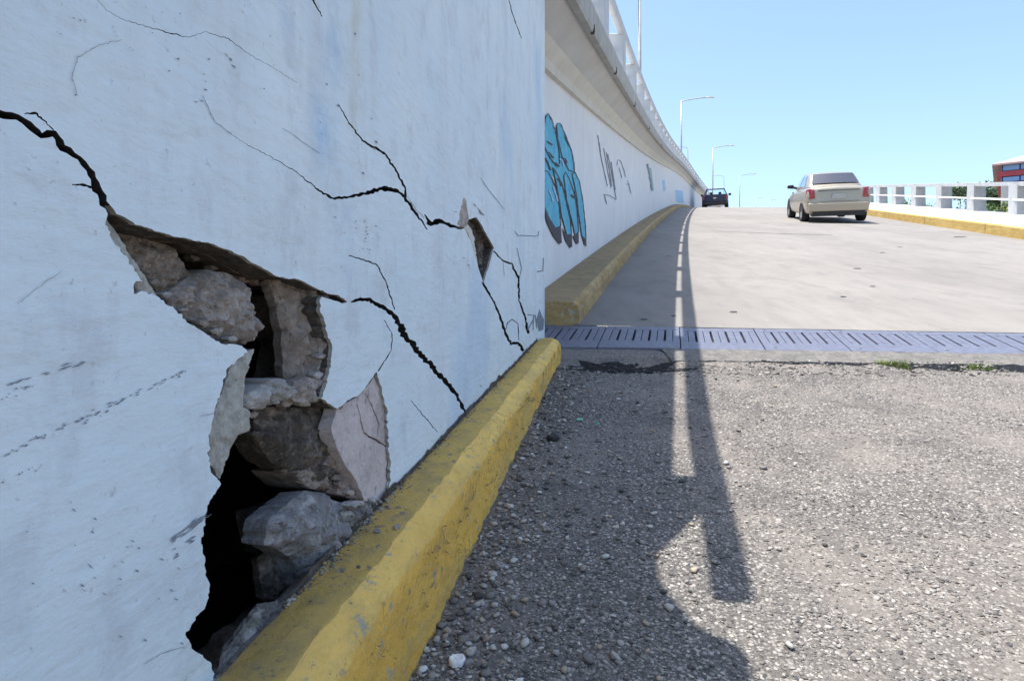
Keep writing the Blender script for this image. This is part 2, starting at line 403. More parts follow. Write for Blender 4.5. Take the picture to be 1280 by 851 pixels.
# ------------------------------------------------------------------ the holed near wall
def Z(ox, oy, s, pts): return [(ox+x/s, oy+y/s) for x, y in pts]
main_crack = ribbon([(-30, 128), (0, 141), (22.6, 148), (37.6, 157), (52.6, 169), (67.7, 168), (79, 184), (98, 198.5), (109, 212), (117, 230), (130, 253), (142, 272), (170, 286)],
                    [10, 9.5, 9, 8.5, 7, 8, 9, 8.5, 9, 9, 10, 12, 10], 6, 1.1)
top_rim = [(136, 262), (152, 274), (165, 280), (181, 284), (203, 291), (226, 297), (246, 301), (263, 305), (283, 312), (301, 320), (320, 330), (343, 344), (357, 347),
           (372, 349), (389, 357), (410, 366), (424, 370), (435, 377), (428, 379), (412, 373)]
right_rim = [(402, 371), (401, 386), (407, 403), (410, 418), (416, 431), (414, 456), (407, 484), (401, 498), (410, 503), (422, 511), (438, 499), (453, 491), (463, 477),
             (472, 465), (477, 481), (483, 509), (486, 541), (488, 580), (486, 610), (486, 640)]
bottom = [(470, 690), (440, 730), (400, 773), (360, 816), (320, 862), (288, 898), (277, 900)]
left_rim = [(271, 851), (264, 827), (254, 819), (244, 812), (234, 793), (240, 780), (248, 768), (258, 757), (262, 731), (257, 711), (251, 676), (258, 635), (275, 605),
            (263, 590), (260, 566), (262, 548), (266, 520), (276, 492), (280, 478), (284, 463), (296, 452), (311, 441), (303, 432), (290, 430), (280, 431), (262, 420), (250, 412), (234, 400), (220, 386),
            (199, 370), (180, 365), (169, 367), (172, 352), (180, 351), (170, 338), (158, 321), (143, 303), (132, 281)]
hole = sdense(top_rim, 3.2, .8)[:-1]+sdense(right_rim, 3.2, 1.2)+sdense(bottom, 12, 1)+sdense(left_rim, 3.2, 1.5)
small_hole = sdense(Z(400, 120, 2.503, [(446, 408), (462, 388), (490, 379), (508, 405), (543, 475), (530, 520), (511, 588), (490, 520), (472, 455)]), 6, .5, True)
sliver = sdense(Z(400, 120, 2.503, [(448, 318), (456, 325), (466, 383), (458, 404), (446, 412), (430, 402), (436, 360)]), 6, .5, True)
cracks = [main_crack]
def crk(p, w, jit=.8): cracks.append(ribbon(p, w, 5, jit))
crk([(438.5, 377), (448, 375), (463, 375), (484, 387), (495, 397), (504, 418), (520, 437), (540, 458), (556, 475), (572, 494), (585, 520)], [1.5, 4, 5, 5, 6, 8, 7, 6, 5.5, 4.5, 3], 1)
crk([(424, 130), (436, 152), (452, 173), (460, 180), (480, 191), (496, 213), (508, 236), (507, 248), (520, 266), (534, 287)], [1, 1.6, 2, 2.4, 2.8, 2.6, 3.2, 4, 2.8, 1.2], .9)
crk([(385, 228), (402, 240), (416, 248), (436, 246), (460, 241), (480, 235), (500, 241), (508, 247)], [1.4, 2.6, 3, 3.2, 4.5, 6, 4, 2.5], 1.1)
crk([(285, 165), (310, 182), (340, 199), (370, 216), (385, 228)], [.4, .6, .8, 1.0, 1.4], 1)
crk([(531, 268), (538, 281), (548, 276), (560, 281), (571, 285), (580, 284)], [1.5, 6, 6, 4.5, 3, 3], .8)
crk([(603, 352), (612, 370), (621, 386), (630, 412), (638, 430), (647, 428), (654, 439)], [2.6, 2.4, 2.6, 3.2, 4.2, 3.0, 3.5], .8)
crk([(616, 314), (628, 326), (640, 330), (648, 348), (648.5, 376), (656, 396), (660, 417)], [1.4, 1.8, 2, 2.4, 2, 2.2, 3], .7)
crk([(632, 412), (634, 404), (640, 399), (647, 405), (648, 425)], [1, 1, 1.1, 1.2, 1], .3)
crk([(436, 320), (452, 324), (472, 331), (484, 353), (493, 387)], [1.2, 1.6, 1.4, 1.4, 1.2], .7)
crk([(481, 400), (490, 418), (489, 437), (480, 452), (473, 464)], [.9, 1, 1.1, 1.2, 1.3], .6)
crk([(384, -8), (392, 4), (402, 21)], [1.5, 2.4, 1.4], .6)
crk([(634, -6), (640, 14), (652, 48)], [1, 1.2, .8], .7)
crk([(90, 231), (102, 231), (114, 234)], [1.8, 3, 3.4], .5)
crk([(32, 142), (45, 141), (54, 149), (68, 164)], [1.5, 3, 1.8, 1.8], 1)
crk([(120, 0), (133, 14), (150, 24), (185, 34), (215, 42), (236, 47), (258, 40), (285, 49), (310, 68), (340, 85), (372, 104)], [.4, .5, .55, .6, 1.5, .6, .5, .8, .5, .4, .3], 1)
crk([(514, 500), (526, 516), (547, 540)], [.8, 1.2, .8], .7)

polys_px = [hole, small_hole]+cracks
GRID_S = .02
def gridpts():
    P = []
    D = -.5
    while D < 3.8:
        st = .022 if D < 1.7 else .05
        z = -1.1
        while z < 2.3:
            sz = .022 if (D < 1.7 and -.75 < z < .5) or (D < 3.8 and abs(z) < .3 and D > 1.7) else .06
            P.append((D+random.uniform(-.2, .2)*st, z+random.uniform(-.2, .2)*sz)); z += sz
        D += st
    return P
def inside(P, poly):
    P = np.asarray(P); q = np.asarray(poly); x, y = P[:, 0], P[:, 1]; r_ = np.zeros(len(P), bool)
    x1, y1 = q[:, 0], q[:, 1]; x2, y2 = np.roll(x1, -1), np.roll(y1, -1)
    bb = (x >= x1.min()) & (x <= x1.max()) & (y >= y1.min()) & (y <= y1.max()); idx = np.nonzero(bb)[0]
    if len(idx) == 0: return r_
    X = x[idx][:, None]; Y = y[idx][:, None]
    c = ((y1 > Y) != (y2 > Y)) & (X < (x2-x1)*(Y-y1)/np.where(y2 == y1, 1e-12, y2-y1)+x1)
    r_[idx] = c.sum(1) % 2 == 1
    return r_
def holed_sheet(outline, holes, pts):
    V = []; E = []
    def addp(poly):
        b = len(V); V.extend(poly); n = len(poly); E.extend([(b+i, b+(i+1) % n) for i in range(n)])
    addp(outline)
    for h in holes: addp(h)
    V.extend(pts)
    ov, oe, of, *_ = delaunay_2d_cdt([Vector(p) for p in V], E, [], 0, 1e-6)
    ov = [(p.x, p.y) for p in ov]
    cen = [(sum(ov[i][0] for i in f)/len(f), sum(ov[i][1] for i in f)/len(f)) for f in of]
    keep = inside(cen, outline); area_ok = np.ones(len(of), bool)
    for h in holes: keep &= ~inside(cen, h)
    kf = []
    for f, k in zip(of, keep):
        if not k: continue
        a = sum(ov[f[i]][0]*ov[f[(i+1) % len(f)]][1]-ov[f[(i+1) % len(f)]][0]*ov[f[i]][1] for i in range(len(f)))
        kf.append(tuple(f) if a > 0 else tuple(f[::-1]))
    ec = {}
    for f in kf:
        for i in range(len(f)): ec[(f[i], f[(i+1) % len(f)])] = 1
    bd = [e for e in ec if (e[1], e[0]) not in ec]
    return ov, kf, bd

to_w = lambda poly, off=0: [px2wall(u, v, off) for u, v in poly]
DW1 = 3.81
def wtop(D): return z_near(D)+2.20
outline = [(-.5, -1.15), (DW1, -.5), (DW1, wtop(DW1)), (-.5, wtop(-.5))]
gp = [p for p in gridpts() if -.48 < p[0] < DW1-.02 and p[1] < wtop(p[0])-.02 and p[1] > -1.15+.151*(p[0]+.5)+.02]
holes_w = [to_w(p) for p in polys_px]
ov, kf, bd = holed_sheet(outline, holes_w, gp)

TH = .05
wallE = tag(empty('damaged_wall', (xn(1.6), 1.6, z_near(1.6))), 'white painted near wall on the left, split by long cracks with a broken-out hole showing rubble', 'wall')
used = sorted({i for f in kf for i in f}); rm = {i: k for k, i in enumerate(used)}
V = [wp(*ov[i]) for i in used]; F = [tuple(rm[i] for i in f) for f in kf]; MI = [0]*len(F); SM = [True]*len(F)
# rims run back into the wall; the light front lip is paint and render, the rest brown mortar
rimid = {}
def rimv(i, lvl):
    k = (i, lvl)
    if k not in rimid:
        D, z = ov[i]; off = [0, -.007, -TH][lvl]; j = [0, .0012, .004][lvl]
        n1 = noise.noise(Vector((D*22, z*22, lvl*9.)))*j*.8
        p = wp(D+n1, z+noise.noise(Vector((D*22, z*22, 5+lvl*9.)))*j*.8, off); rimid[k] = len(V); V.append(p)
    return rimid[k]
HQ = []
for P_ in (to_w(hole), to_w(small_hole)):
    for p_, q_ in zip(P_, P_[1:]+P_[:1]): HQ += [(p_[0]+(q_[0]-p_[0])*t_, p_[1]+(q_[1]-p_[1])*t_) for t_ in (0, .2, .4, .6, .8)]
HQ = np.array(HQ)
for a, b in bd:
    mx, mz = (ov[a][0]+ov[b][0])/2, (ov[a][1]+ov[b][1])/2
    isc = np.min(np.hypot(HQ[:, 0]-mx, HQ[:, 1]-mz)) > .005
    F.append((rimv(b, 0), rimv(a, 0), rimv(a, 1), rimv(b, 1))); MI.append(3 if isc else 1); SM.append(False)
    F.append((rimv(b, 1), rimv(a, 1), rimv(a, 2), rimv(b, 2))); MI.append(3 if isc else 2); SM.append(False)
mesh('plaster_face', V, F, [W_['wall'], W_['edge'], W_['rim'], W_['crack_shade']], wallE, SM, MI)

# rubble core behind the render, holed where the wall is broken through
core_pts = [(a, b) for a, b in gp if .5 < a < 3.6 and -.85 < b < .5][::4]
co_out = outline
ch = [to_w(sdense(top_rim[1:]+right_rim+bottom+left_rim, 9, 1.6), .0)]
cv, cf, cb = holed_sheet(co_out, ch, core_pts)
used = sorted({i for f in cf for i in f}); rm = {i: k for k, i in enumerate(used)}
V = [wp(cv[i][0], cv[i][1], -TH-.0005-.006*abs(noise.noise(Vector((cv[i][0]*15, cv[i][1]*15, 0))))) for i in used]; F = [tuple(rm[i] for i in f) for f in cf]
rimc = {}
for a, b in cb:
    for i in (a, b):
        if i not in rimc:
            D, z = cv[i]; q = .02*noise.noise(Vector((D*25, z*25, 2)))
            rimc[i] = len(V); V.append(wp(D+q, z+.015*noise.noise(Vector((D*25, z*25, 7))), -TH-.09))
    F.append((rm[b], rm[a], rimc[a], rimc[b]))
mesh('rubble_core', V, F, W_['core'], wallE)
# the cavity: floor, back and ends of the void inside the wall
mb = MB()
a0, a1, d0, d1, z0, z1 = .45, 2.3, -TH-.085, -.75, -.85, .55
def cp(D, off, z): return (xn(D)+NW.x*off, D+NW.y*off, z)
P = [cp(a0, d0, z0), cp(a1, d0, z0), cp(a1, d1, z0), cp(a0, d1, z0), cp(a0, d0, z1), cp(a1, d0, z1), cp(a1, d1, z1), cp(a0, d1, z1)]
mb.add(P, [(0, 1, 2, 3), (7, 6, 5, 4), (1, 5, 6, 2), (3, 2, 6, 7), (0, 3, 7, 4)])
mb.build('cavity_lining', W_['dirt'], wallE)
# body of the wall behind, top and far end
mb = MB()
def wb(D, off, z): return (xn(D)+NW.x*off, D+NW.y*off, z)
mb.add([wb(-.5, -.8, -1.2), wb(DW1, -.8, -.9), wb(DW1, -.8, wtop(DW1)), wb(-.5, -.8, wtop(-.5)), wb(-.5, -.001, wtop(-.5)), wb(DW1, -.001, wtop(DW1)), wb(DW1, -.001, -.9), wb(-.5, -.001, -1.2)],
       [(0, 3, 2, 1), (3, 4, 5, 2), (1, 2, 5, 6), (0, 7, 4, 3)])
mb.build('wall_body', W_['far_wall'], wallE)

def stone(name, poly, d, bulge, mat, thick=.10, nfac=7, parent=wallE, seed=0, rough=.014, step=5, tilt=0):
    """a rock face set d metres behind the wall's face: rough facets over a traced outline, with real depth"""
    rs = random.Random(seed+11)
    out = to_w(sdense(poly, step, .9, True), d)
    xs = [p[0] for p in out]; zs = [p[1] for p in out]; A = (min(xs), min(zs)); B = (max(xs), max(zs)); C = ((A[0]+B[0])/2, (A[1]+B[1])/2)
    s = max(.0028, min(B[0]-A[0], B[1]-A[1])/26)
    pts = []; x = A[0]
    while x < B[0]:
        y = A[1]
        while y < B[1]: pts.append((x+rs.uniform(-.3, .3)*s, y+rs.uniform(-.3, .3)*s)); y += s
        x += s
    keep = inside(pts, out); pts = [p for p, k in zip(pts, keep) if k]
    v2, f2, b2 = holed_sheet(out, [], pts)
    q = np.array(out)
    sz = max(B[0]-A[0], B[1]-A[1])
    fac = [(rs.uniform(-1, 1), rs.uniform(-1, 1), rs.uniform(.15, .5)) for _ in range(nfac)]
    def h(D, z):
        e = np.min(np.hypot(q[:, 0]-D, q[:, 1]-z))
        hh = bulge*(1-math.exp(-e/(bulge*.55+.002)))
        for fx, fz, o in fac:
            hh = min(hh, bulge*(1.0+o*.6) - ((D-C[0])*fx+(z-C[1])*fz)*bulge*2.2/sz)
        hh += (rough*noise.fractal(Vector((D*34, z*34, seed*3.7)), .7, 2.2, 6) + .4*rough*noise.noise(Vector((D*120, z*120, seed))))*min(1, e/.006)
        return hh + tilt*(D-C[0])
    V = [cp(D, -d+h(D, z), z) for D, z in v2]; F = list(f2); n = len(V)
    back = {}
    for a, b in b2:
        for i in (a, b):
            if i not in back:
                D, z = v2[i]; back[i] = len(V); V.append(cp(C[0]+(D-C[0])*.93, -d-thick, C[1]+(z-C[1])*.93))
        F.append((b, a, back[a], back[b]))
    return mesh(name, V, F, mat, parent, smooth=False)

A_ = lambda p: Z(130, 260, 4.255, p); B_ = lambda p: Z(250, 430, 4.255, p); C_ = lambda p: Z(230, 600, 3.389, p); Z2 = lambda p: Z(220, 280, 2.837, p)
stones = [
 (A_([(10, 60), (160, 150), (340, 205), (350, 235), (385, 300), (400, 350), (370, 430), (300, 470), (220, 440), (120, 330), (40, 215)]), .055, .012, 'stone_brown', .10),
 (A_([(270, 475), (330, 430), (430, 350), (520, 325), (640, 345), (710, 420), (750, 520), (805, 635), (740, 715), (640, 730), (520, 690), (420, 600), (340, 540)]), .042, .028, 'stone_grey', .12),
 (A_([(600, 290), (700, 300), (840, 340), (880, 380), (845, 395), (760, 385), (700, 405), (640, 345)]), .075, .01, 'stone_pink', .06),
 (A_([(560, 200), (700, 240), (850, 330), (840, 350), (700, 310), (590, 310), (545, 280)]), .09, .01, 'stone_brown', .05),
 (Z2([(310, 190), (330, 185), (420, 195), (530, 240), (545, 340), (570, 430), (545, 560), (505, 640), (420, 580), (370, 550), (362, 400), (345, 290)]), .05, .02, 'stone_brown', .018),
 (Z2([(478, 225), (530, 225), (560, 330), (590, 430), (585, 500), (560, 590), (520, 640), (470, 600), (500, 500), (505, 430), (480, 330)]), .022, .006, 'stone_grey', .04),
 (B_([(225, 275), (335, 212), (352, 320), (300, 352), (225, 345)]), .022, .014, 'stone_pale', .06),
 (B_([(342, 195), (420, 182), (492, 250), (470, 292), (380, 318), (346, 262)]), .02, .016, 'stone_pale', .07),
 (B_([(492, 200), (550, 176), (640, 195), (622, 305), (520, 318), (478, 290)]), .022, .014, 'stone_grey', .07),
 (B_([(270, 345), (400, 325), (560, 305), (680, 325), (735, 370), (705, 500), (690, 560), (650, 640), (655, 780), (560, 770), (470, 700), (360, 640), (300, 560), (262, 440)]), .06, .034, 'stone_dark', .05),
 (B_([(470, 690), (560, 650), (660, 640), (700, 700), (700, 800), (560, 775)]), .052, .014, 'stone_brown', .08),
 (B_([(690, 560), (760, 570), (800, 640), (850, 800), (810, 840), (720, 800), (735, 690), (650, 640)]), .03, .010, 'stone_pink', .08),
 (C_([(345, 175), (440, 92), (500, 50), (560, 55), (640, 100), (665, 160), (655, 260), (605, 375), (520, 440), (485, 475), (450, 350), (370, 290), (325, 285)]), .04, .045, 'stone_blue', .045),
 (C_([(285, 345), (370, 288), (455, 350), (480, 420), (495, 485), (440, 535), (350, 560), (308, 520)]), .085, .02, 'stone_dark', .015),
 (C_([(240, 150), (370, 108), (352, 172), (328, 285), (285, 335), (260, 240)]), .13, .012, 'stone_dark', .03),
 (C_([(684, 108), (716, 90), (745, 88), (742, 104), (700, 126)]), .006, .012, 'stone_pale', .02),
 (C_([(782, 80), (805, 70), (826, 82), (824, 104), (792, 104)]), .006, .012, 'stone_pale', .02),
 (B_([(640, 250), (690, 290), (730, 350), (690, 345), (640, 320), (600, 310)]), .02, .008, 'stone_grey', .05),
]
for k, (poly, d, bl, mt, th) in enumerate(stones):
    o = stone('stone', poly, d, bl, W_[mt], th, seed=k)
    if mt == 'stone_blue' and bl > .03: o['label'] = 'large blue-grey rock at the foot of the hole'
sp = stone('crumbled_mortar', C_([(655, 135), (770, 85), (865, 95), (900, 110), (800, 190), (735, 260), (640, 370), (560, 450), (440, 560), (350, 640), (250, 750), (190, 880), (120, 880), (150, 750), (235, 640), (310, 550), (440, 528), (490, 478), (540, 420), (615, 350), (660, 250)]),
           .012, .012, W_['mortar'], .012, seed=40, rough=.012)
sr = random.Random(5)
for k, (u, v, q, d, mt) in enumerate([(268, 414, 7, .02, 'stone_grey'), (288, 424, 6, .018, 'stone_pale'), (300, 428, 5, .03, 'stone_brown'), (252, 404, 6, .018, 'stone_brown'), (228, 388, 6, .02, 'stone_grey'), (205, 368, 6, .02, 'stone_pale'), (190, 352, 5, .022, 'stone_brown'),
      (318, 352, 8, .07, 'stone_pink'), (303, 343, 6, .07, 'stone_brown'), (236, 318, 9, .075, 'stone_dark'), (262, 332, 7, .07, 'stone_brown'), (333, 502, 6, .025, 'stone_grey'), (355, 505, 7, .03, 'stone_brown'), (378, 503, 7, .022, 'stone_pale'), (396, 500, 6, .018, 'stone_grey'), (407, 506, 5, .012, 'stone_pale'),
      (314, 520, 6, .03, 'stone_grey'), (318, 545, 7, .05, 'stone_dark'), (330, 566, 8, .06, 'stone_dark'), (352, 590, 8, .06, 'stone_dark'), (372, 602, 7, .055, 'stone_brown'), (428, 606, 6, .02, 'stone_pink'), (437, 616, 5, .012, 'stone_grey'), (418, 598, 6, .03, 'stone_brown'), (404, 612, 6, .04, 'stone_dark'),
      (436, 640, 6, .01, 'stone_pale'), (452, 646, 6, .008, 'stone_grey'), (432, 668, 6, .01, 'stone_grey'), (444, 658, 5, .008, 'stone_pale'), (420, 690, 7, .012, 'stone_blue'), (405, 706, 7, .012, 'stone_grey'), (392, 722, 6, .012, 'stone_pale'), (376, 742, 7, .014, 'stone_grey'), (356, 756, 8, .016, 'stone_blue'), (335, 776, 8, .018, 'stone_grey'), (312, 796, 8, .018, 'stone_blue'), (298, 815, 9, .018, 'stone_grey'),
      (408, 420, 6, .012, 'stone_grey'), (402, 446, 6, .014, 'stone_grey'), (398, 470, 7, .012, 'stone_pale'), (390, 484, 6, .015, 'stone_grey'), (405, 400, 5, .014, 'stone_brown')]):
    n_ = sr.randint(5, 7); ph = sr.uniform(0, 6); ec = sr.uniform(.55, .9)
    P = [(u+q*sr.uniform(.8, 1.25)*math.cos(ph+2*math.pi*i/n_), v+q*ec*sr.uniform(.8, 1.25)*math.sin(ph+2*math.pi*i/n_)) for i in range(n_)]
    stone('stone', P, d+.004, q*.0011, W_[mt], .012, seed=200+k, rough=.003, step=4)
# loose-hanging flake of pinkish render with its own cracks
fl = sdense([(421, 512), (452, 491), (472, 466), (483, 470), (495, 509), (499, 541), (500, 580), (497, 627), (456, 626), (446, 604), (432, 580), (420, 560), (414, 535)], 6, .8, True)
fc = [ribbon([(445, 505), (449, 523), (454, 541), (474, 553), (485, 560)], [1, 1.6, 2.4, 2.2, 1.6], 5, .7), ribbon([(457, 490), (467, 513), (473, 530), (471, 546)], [1, 1.4, 1.2, 1], 5, .6)]
fo = to_w(fl, .008); v2, f2, b2 = holed_sheet(fo, [to_w(c, .008) for c in fc], [p for p in [(random.uniform(1.05, 1.5), random.uniform(-.5, -.1)) for _ in range(1400)] if inside([p], fo)[0]])
V = [cp(D, -.008+.003*noise.noise(Vector((D*18, z*18, 4))), z) for D, z in v2]; F = list(f2); bk = {}
for a, b in b2:
    for i in (a, b):
        if i not in bk: bk[i] = len(V); V.append(cp(v2[i][0], -.034, v2[i][1]))
    F.append((b, a, bk[a], bk[b]))
used_ = sorted({i for f in F for i in f}); rm = {i: k for k, i in enumerate(used_)}
tag(mesh('render_flake', [V[i] for i in used_], [tuple(rm[i] for i in f) for f in F], W_['slab'], wallE), 'cracked pinkish flake of render at the right of the hole')
stone('stone', [(421, 512), (452, 491), (470, 470), (486, 541), (485, 625), (456, 622), (432, 580), (416, 540)], .045, .002, W_['stone_dark'], .05, seed=61)
# pale broken render left of the dark void
eb = B_([(285, 25), (165, 95), (125, 220), (65, 370), (30, 500), (48, 640), (100, 720), (155, 560), (190, 490), (262, 462), (262, 355), (222, 335), (240, 160), (272, 70)])
o = stone('exposed_render', eb, .009, .004, W_['edge'], .05, seed=70, rough=.003); o['label'] = 'pale exposed render along the left rim of the hole'
# chips along the small bites at the left rim
stone('exposed_render', [(130, 268), (140, 285), (160, 318), (182, 350), (196, 372), (168, 370), (166, 350), (150, 325), (136, 300), (128, 282)], .010, .003, W_['edge'], .04, seed=71, rough=.004)
# small hole: grey sliver, dark stone and a pale edge
stone('exposed_render', sliver, -.001, .003, W_['stone_grey'], .012, seed=72, rough=.001, step=20)
stone('stone', small_hole, .040, .008, W_['stone_dark'], .03, seed=73)
stone('exposed_render', Z(400, 120, 2.503, [(448, 405), (462, 400), (478, 430), (484, 470), (492, 520), (500, 560), (480, 500), (466, 450)]), .012, .004, W_['ledge'], .03, seed=74, rough=.002)

# marks on the wall's paint: hairlines, scuffs and scribbles, real thin films following the surface
def film(name, polys, mat, off=.0016, parent=wallE, label=None, kind=None):
    V = []; F = []
    for poly in polys:
        b = len(V); V += [wp(*px2wall(u, v), off) for u, v in poly]; n = len(poly)//2
        for i in range(n-1): F.append((b+i, b+i+1, b+2*n-2-i, b+2*n-1-i))
    o = mesh(name, V, F, mat, parent)
    if label: o['label'] = label
    if kind: o['kind'] = kind
    return o
hl = [ribbon([(253, 120), (262, 140), (268, 152), (288, 168)], [.6, .8, .7, .8], 5, .8),
      ribbon([(350, 160), (380, 180), (398, 192)], [.4, .6, .5], 6, .8), ribbon([(20, 380), (60, 350), (78, 338)], [.4, .7, .4], 6, 1.2),
      ribbon([(94, 118), (88, 95), (96, 72), (118, 58), (150, 50)], [.6, .8, .9, .7, .5], 5, 1.5), ribbon([(180, 830), (205, 815), (232, 808)], [.4, .9, .5], 5, .8),
      ribbon([(645, 310), (651, 335), (648, 350)], [.5, .9, .6], 5, .4), ribbon([(600, 222), (612, 240), (630, 262)], [.4, .7, .6], 5, .5),
      ribbon([(628, 326), (630, 345)], [.5, .5], 5, .4), ribbon([(510, 245), (520, 262), (530, 272)], [.5, .6, .5], 5, .5), ribbon([(250, 520), (270, 516), (285, 514)], [.5, .7, .4], 5, .6)]
film('hairline_crack', hl, W_['hair'], kind='stuff')
sc = []
def dots(p0, p1, n, spread, s0, s1, ang=0):
    for _ in range(n):
        t = random.random(); x = p0[0]+(p1[0]-p0[0])*t; y = p0[1]+(p1[1]-p0[1])*t+random.gauss(0, spread)
        L = random.uniform(s0, s1); dx = L; dy = L*(p1[1]-p0[1])/(p1[0]-p0[0])
        sc.append(ribbon([(x, y), (x+dx/2, y+dy/2+random.uniform(-.5, .5)), (x+dx, y+dy)], [.3, random.uniform(.8, 2.2), .3], 3, .4))
dots((0, 571), (232, 464), 62, 2.0, 2, 9); dots((0, 484), (105, 453), 16, 1.2, 5, 16); dots((0, 496), (60, 476), 10, 3, 2, 8); dots((60, 545), (150, 505), 10, 3, 2, 5)
dots((208, 678), (252, 648), 26, 2.2, 4, 16); dots((215, 690), (250, 668), 8, 3, 3, 8); dots((0, 605), (60, 580), 8, 3, 2, 5); dots((150, 682), (172, 684), 3, 1, 3, 6)
dots((280, 68), (292, 84), 5, 2, 2, 4); dots((415, 290), (475, 300), 16, 16, 1, 4); dots((60, 40), (330, 120), 18, 30, 2, 5); dots((20, 640), (230, 760), 26, 50, 2, 6); dots((590, 252), (602, 266), 6, 1, 2, 4); dots((380, 40), (600, 320), 14, 60, 1, 3)
film('paint_scuff', sc, W_['scuff'], kind='stuff')
tg = [Z(560, 230, 4.053, q) for q in ([(340, 240), (352, 262), (455, 264), (460, 240)], [(480, 375), (480, 440), (450, 444)], [(400, 662), (432, 664), (428, 740)], [(402, 742), (440, 660), (446, 730)], [(404, 740), (400, 700)])]
film('scribble', [ribbon(t, [1.3]*len(t), 5, .2) for t in tg], W_['grey_paint'], kind='stuff')
film('scribble', [[(674, 386), (677, 395), (680, 400), (679, 412), (673, 414), (670, 400)]], W_['grey_paint'])

# ------------------------------------------------------------------ near kerb
def xf(D): return -.395+.186*D
def kh(D): return max(.085, .229-.0512*(D-1.15)) if D > .9 else .242
kerbE = tag(empty('yellow_kerb', (xf(1.6), 1.6, z_near(1.6))), 'tall yellow painted kerb stone running along the foot of the cracked white wall', 'kerb')
Ds = np.linspace(-.6, 3.60, 420); V = []; F = []; MI = []
for i, D in enumerate(Ds):
    zr = z_near(D); h = kh(D); xa = xf(D); xb = xn(D)+.004
    j = .006*noise.noise(Vector((D*9, 0, 0)))+.005*noise.noise(Vector((D*40, 0, 0))); j2 = .006*noise.noise(Vector((D*6, 3, 0)))+.004*noise.noise(Vector((D*30, 4, 0)))
    ch_ = .034+.014*noise.noise(Vector((D*5, 8, 0)))+.012*max(0, noise.noise(Vector((D*22, 8, 0))))
    zt = zr+h
    n1 = .005*noise.noise(Vector((D*26, 11, 0)))+.003*noise.noise(Vector((D*70, 12, 0))); j += n1; j2 += n1*1.3
    prof = [(xa+.004+j, zr-.12), (xa+.002+j, zr+.35*h), (xa-j*.6, zr+.7*h), (xa+j, zt-ch_), (xa-.004-ch_*.35+j, zt-ch_*.3+j2), (xa-.018-ch_*.6, zt+j2*.8), (xa-.35*(xa-xb), zt+.003+j2*.6),
            (xa-.65*(xa-xb), zt+.004-j2*.6), (xb+.002+.004*noise.noise(Vector((D*20, 6, 0))), zt+.001+j2*.5), (xb-.035, zt-.012), (xb-.04, zr-.12)]
    V += [(x, D, z) for x, z in prof]
n = 11
for i in range(len(Ds)-1):
    for k in range(n-1):
        a = i*n+k; F.append((a, a+n, a+n+1, a+1)); MI.append(0 if k < 3 else 3 if k < 5 else (1 if k < 8 else 2))
F.append(tuple(range((len(Ds)-1)*n+n-1, (len(Ds)-1)*n-1, -1))); MI.append(0)
F = [f[::-1] for f in F]
mesh('kerb_body', V, F, [W_['yellow'], W_['ktop'], W_['mortar'], W_['yellow_faded']], kerbE, True, MI)
# fine fissures in the kerb paint
ks = []
for _ in range(120):
    D = random.uniform(1.15, 3.2) if random.random() < .6 else random.uniform(.95, 1.6); L = random.uniform(.008, .03)*(D*.6+.4)
    ks.append((D, random.random(), L, random.uniform(-1.2, 1.2)))
V = []; F = []
for D, t, L, an in ks:
    zr = z_near(D); h = kh(D); x0 = xf(D)
    w_ = .0007*D
    for s in range(3):
        DD = D+s*L*math.cos(an)*.5; tt = .35+.6*t; z = z_near(DD)+kh(DD)*tt*.85+random.uniform(-.3, .3)*L+s*L*math.sin(an)*.5
        z = min(z, z_near(DD)+kh(DD)*.86); V += [(xf(DD)+.0065, DD, z+w_), (xf(DD)+.0065, DD, z-w_)]
    b = len(V)-6; F += [(b, b+1, b+3, b+2), (b+2, b+3, b+5, b+4)]
tag(mesh('paint_fissure', V, F, W_['crackfill'], kerbE), kind='stuff')

mb = MB(); P = [wb(-9, 0, 0), wb(-.5, 0, 0)]
mb.add([(P[0][0], P[0][1], -1.4), (P[1][0], P[1][1], -1.2), (P[1][0], P[1][1], wtop(-.5)), (P[0][0], P[0][1], wtop(-.5)), (P[0][0]-.8, P[0][1], -1.4), (P[1][0]-.8, P[1][1], -1.2), (P[1][0]-.8, P[1][1], wtop(-.5)), (P[0][0]-.8, P[0][1], wtop(-.5))], [(0, 1, 2, 3), (3, 2, 6, 7), (4, 7, 6, 5), (0, 3, 7, 4)])
mb.build('wall_body', W_['wall'], wallE)
# dirty open joint between the wall's foot and the kerb
jl = [(D, z_near(D)+kh(D)+.006) for D in np.linspace(1.0, 3.5, 160)]
V = []; F = []
for D, z in jl:
    a = .004+.010*abs(noise.noise(Vector((D*9, 1, 1))))+.008*max(0, noise.noise(Vector((D*31, 1, 2)))); 
    V += [wp(D, z-.02, .0022), wp(D, z+a*(.6+.4*D), .0022)]
F = [(2*i, 2*i+2, 2*i+3, 2*i+1) for i in range(len(jl)-1)]
tag(mesh('joint_dirt', V, F, W_['core'], wallE), kind='stuff')
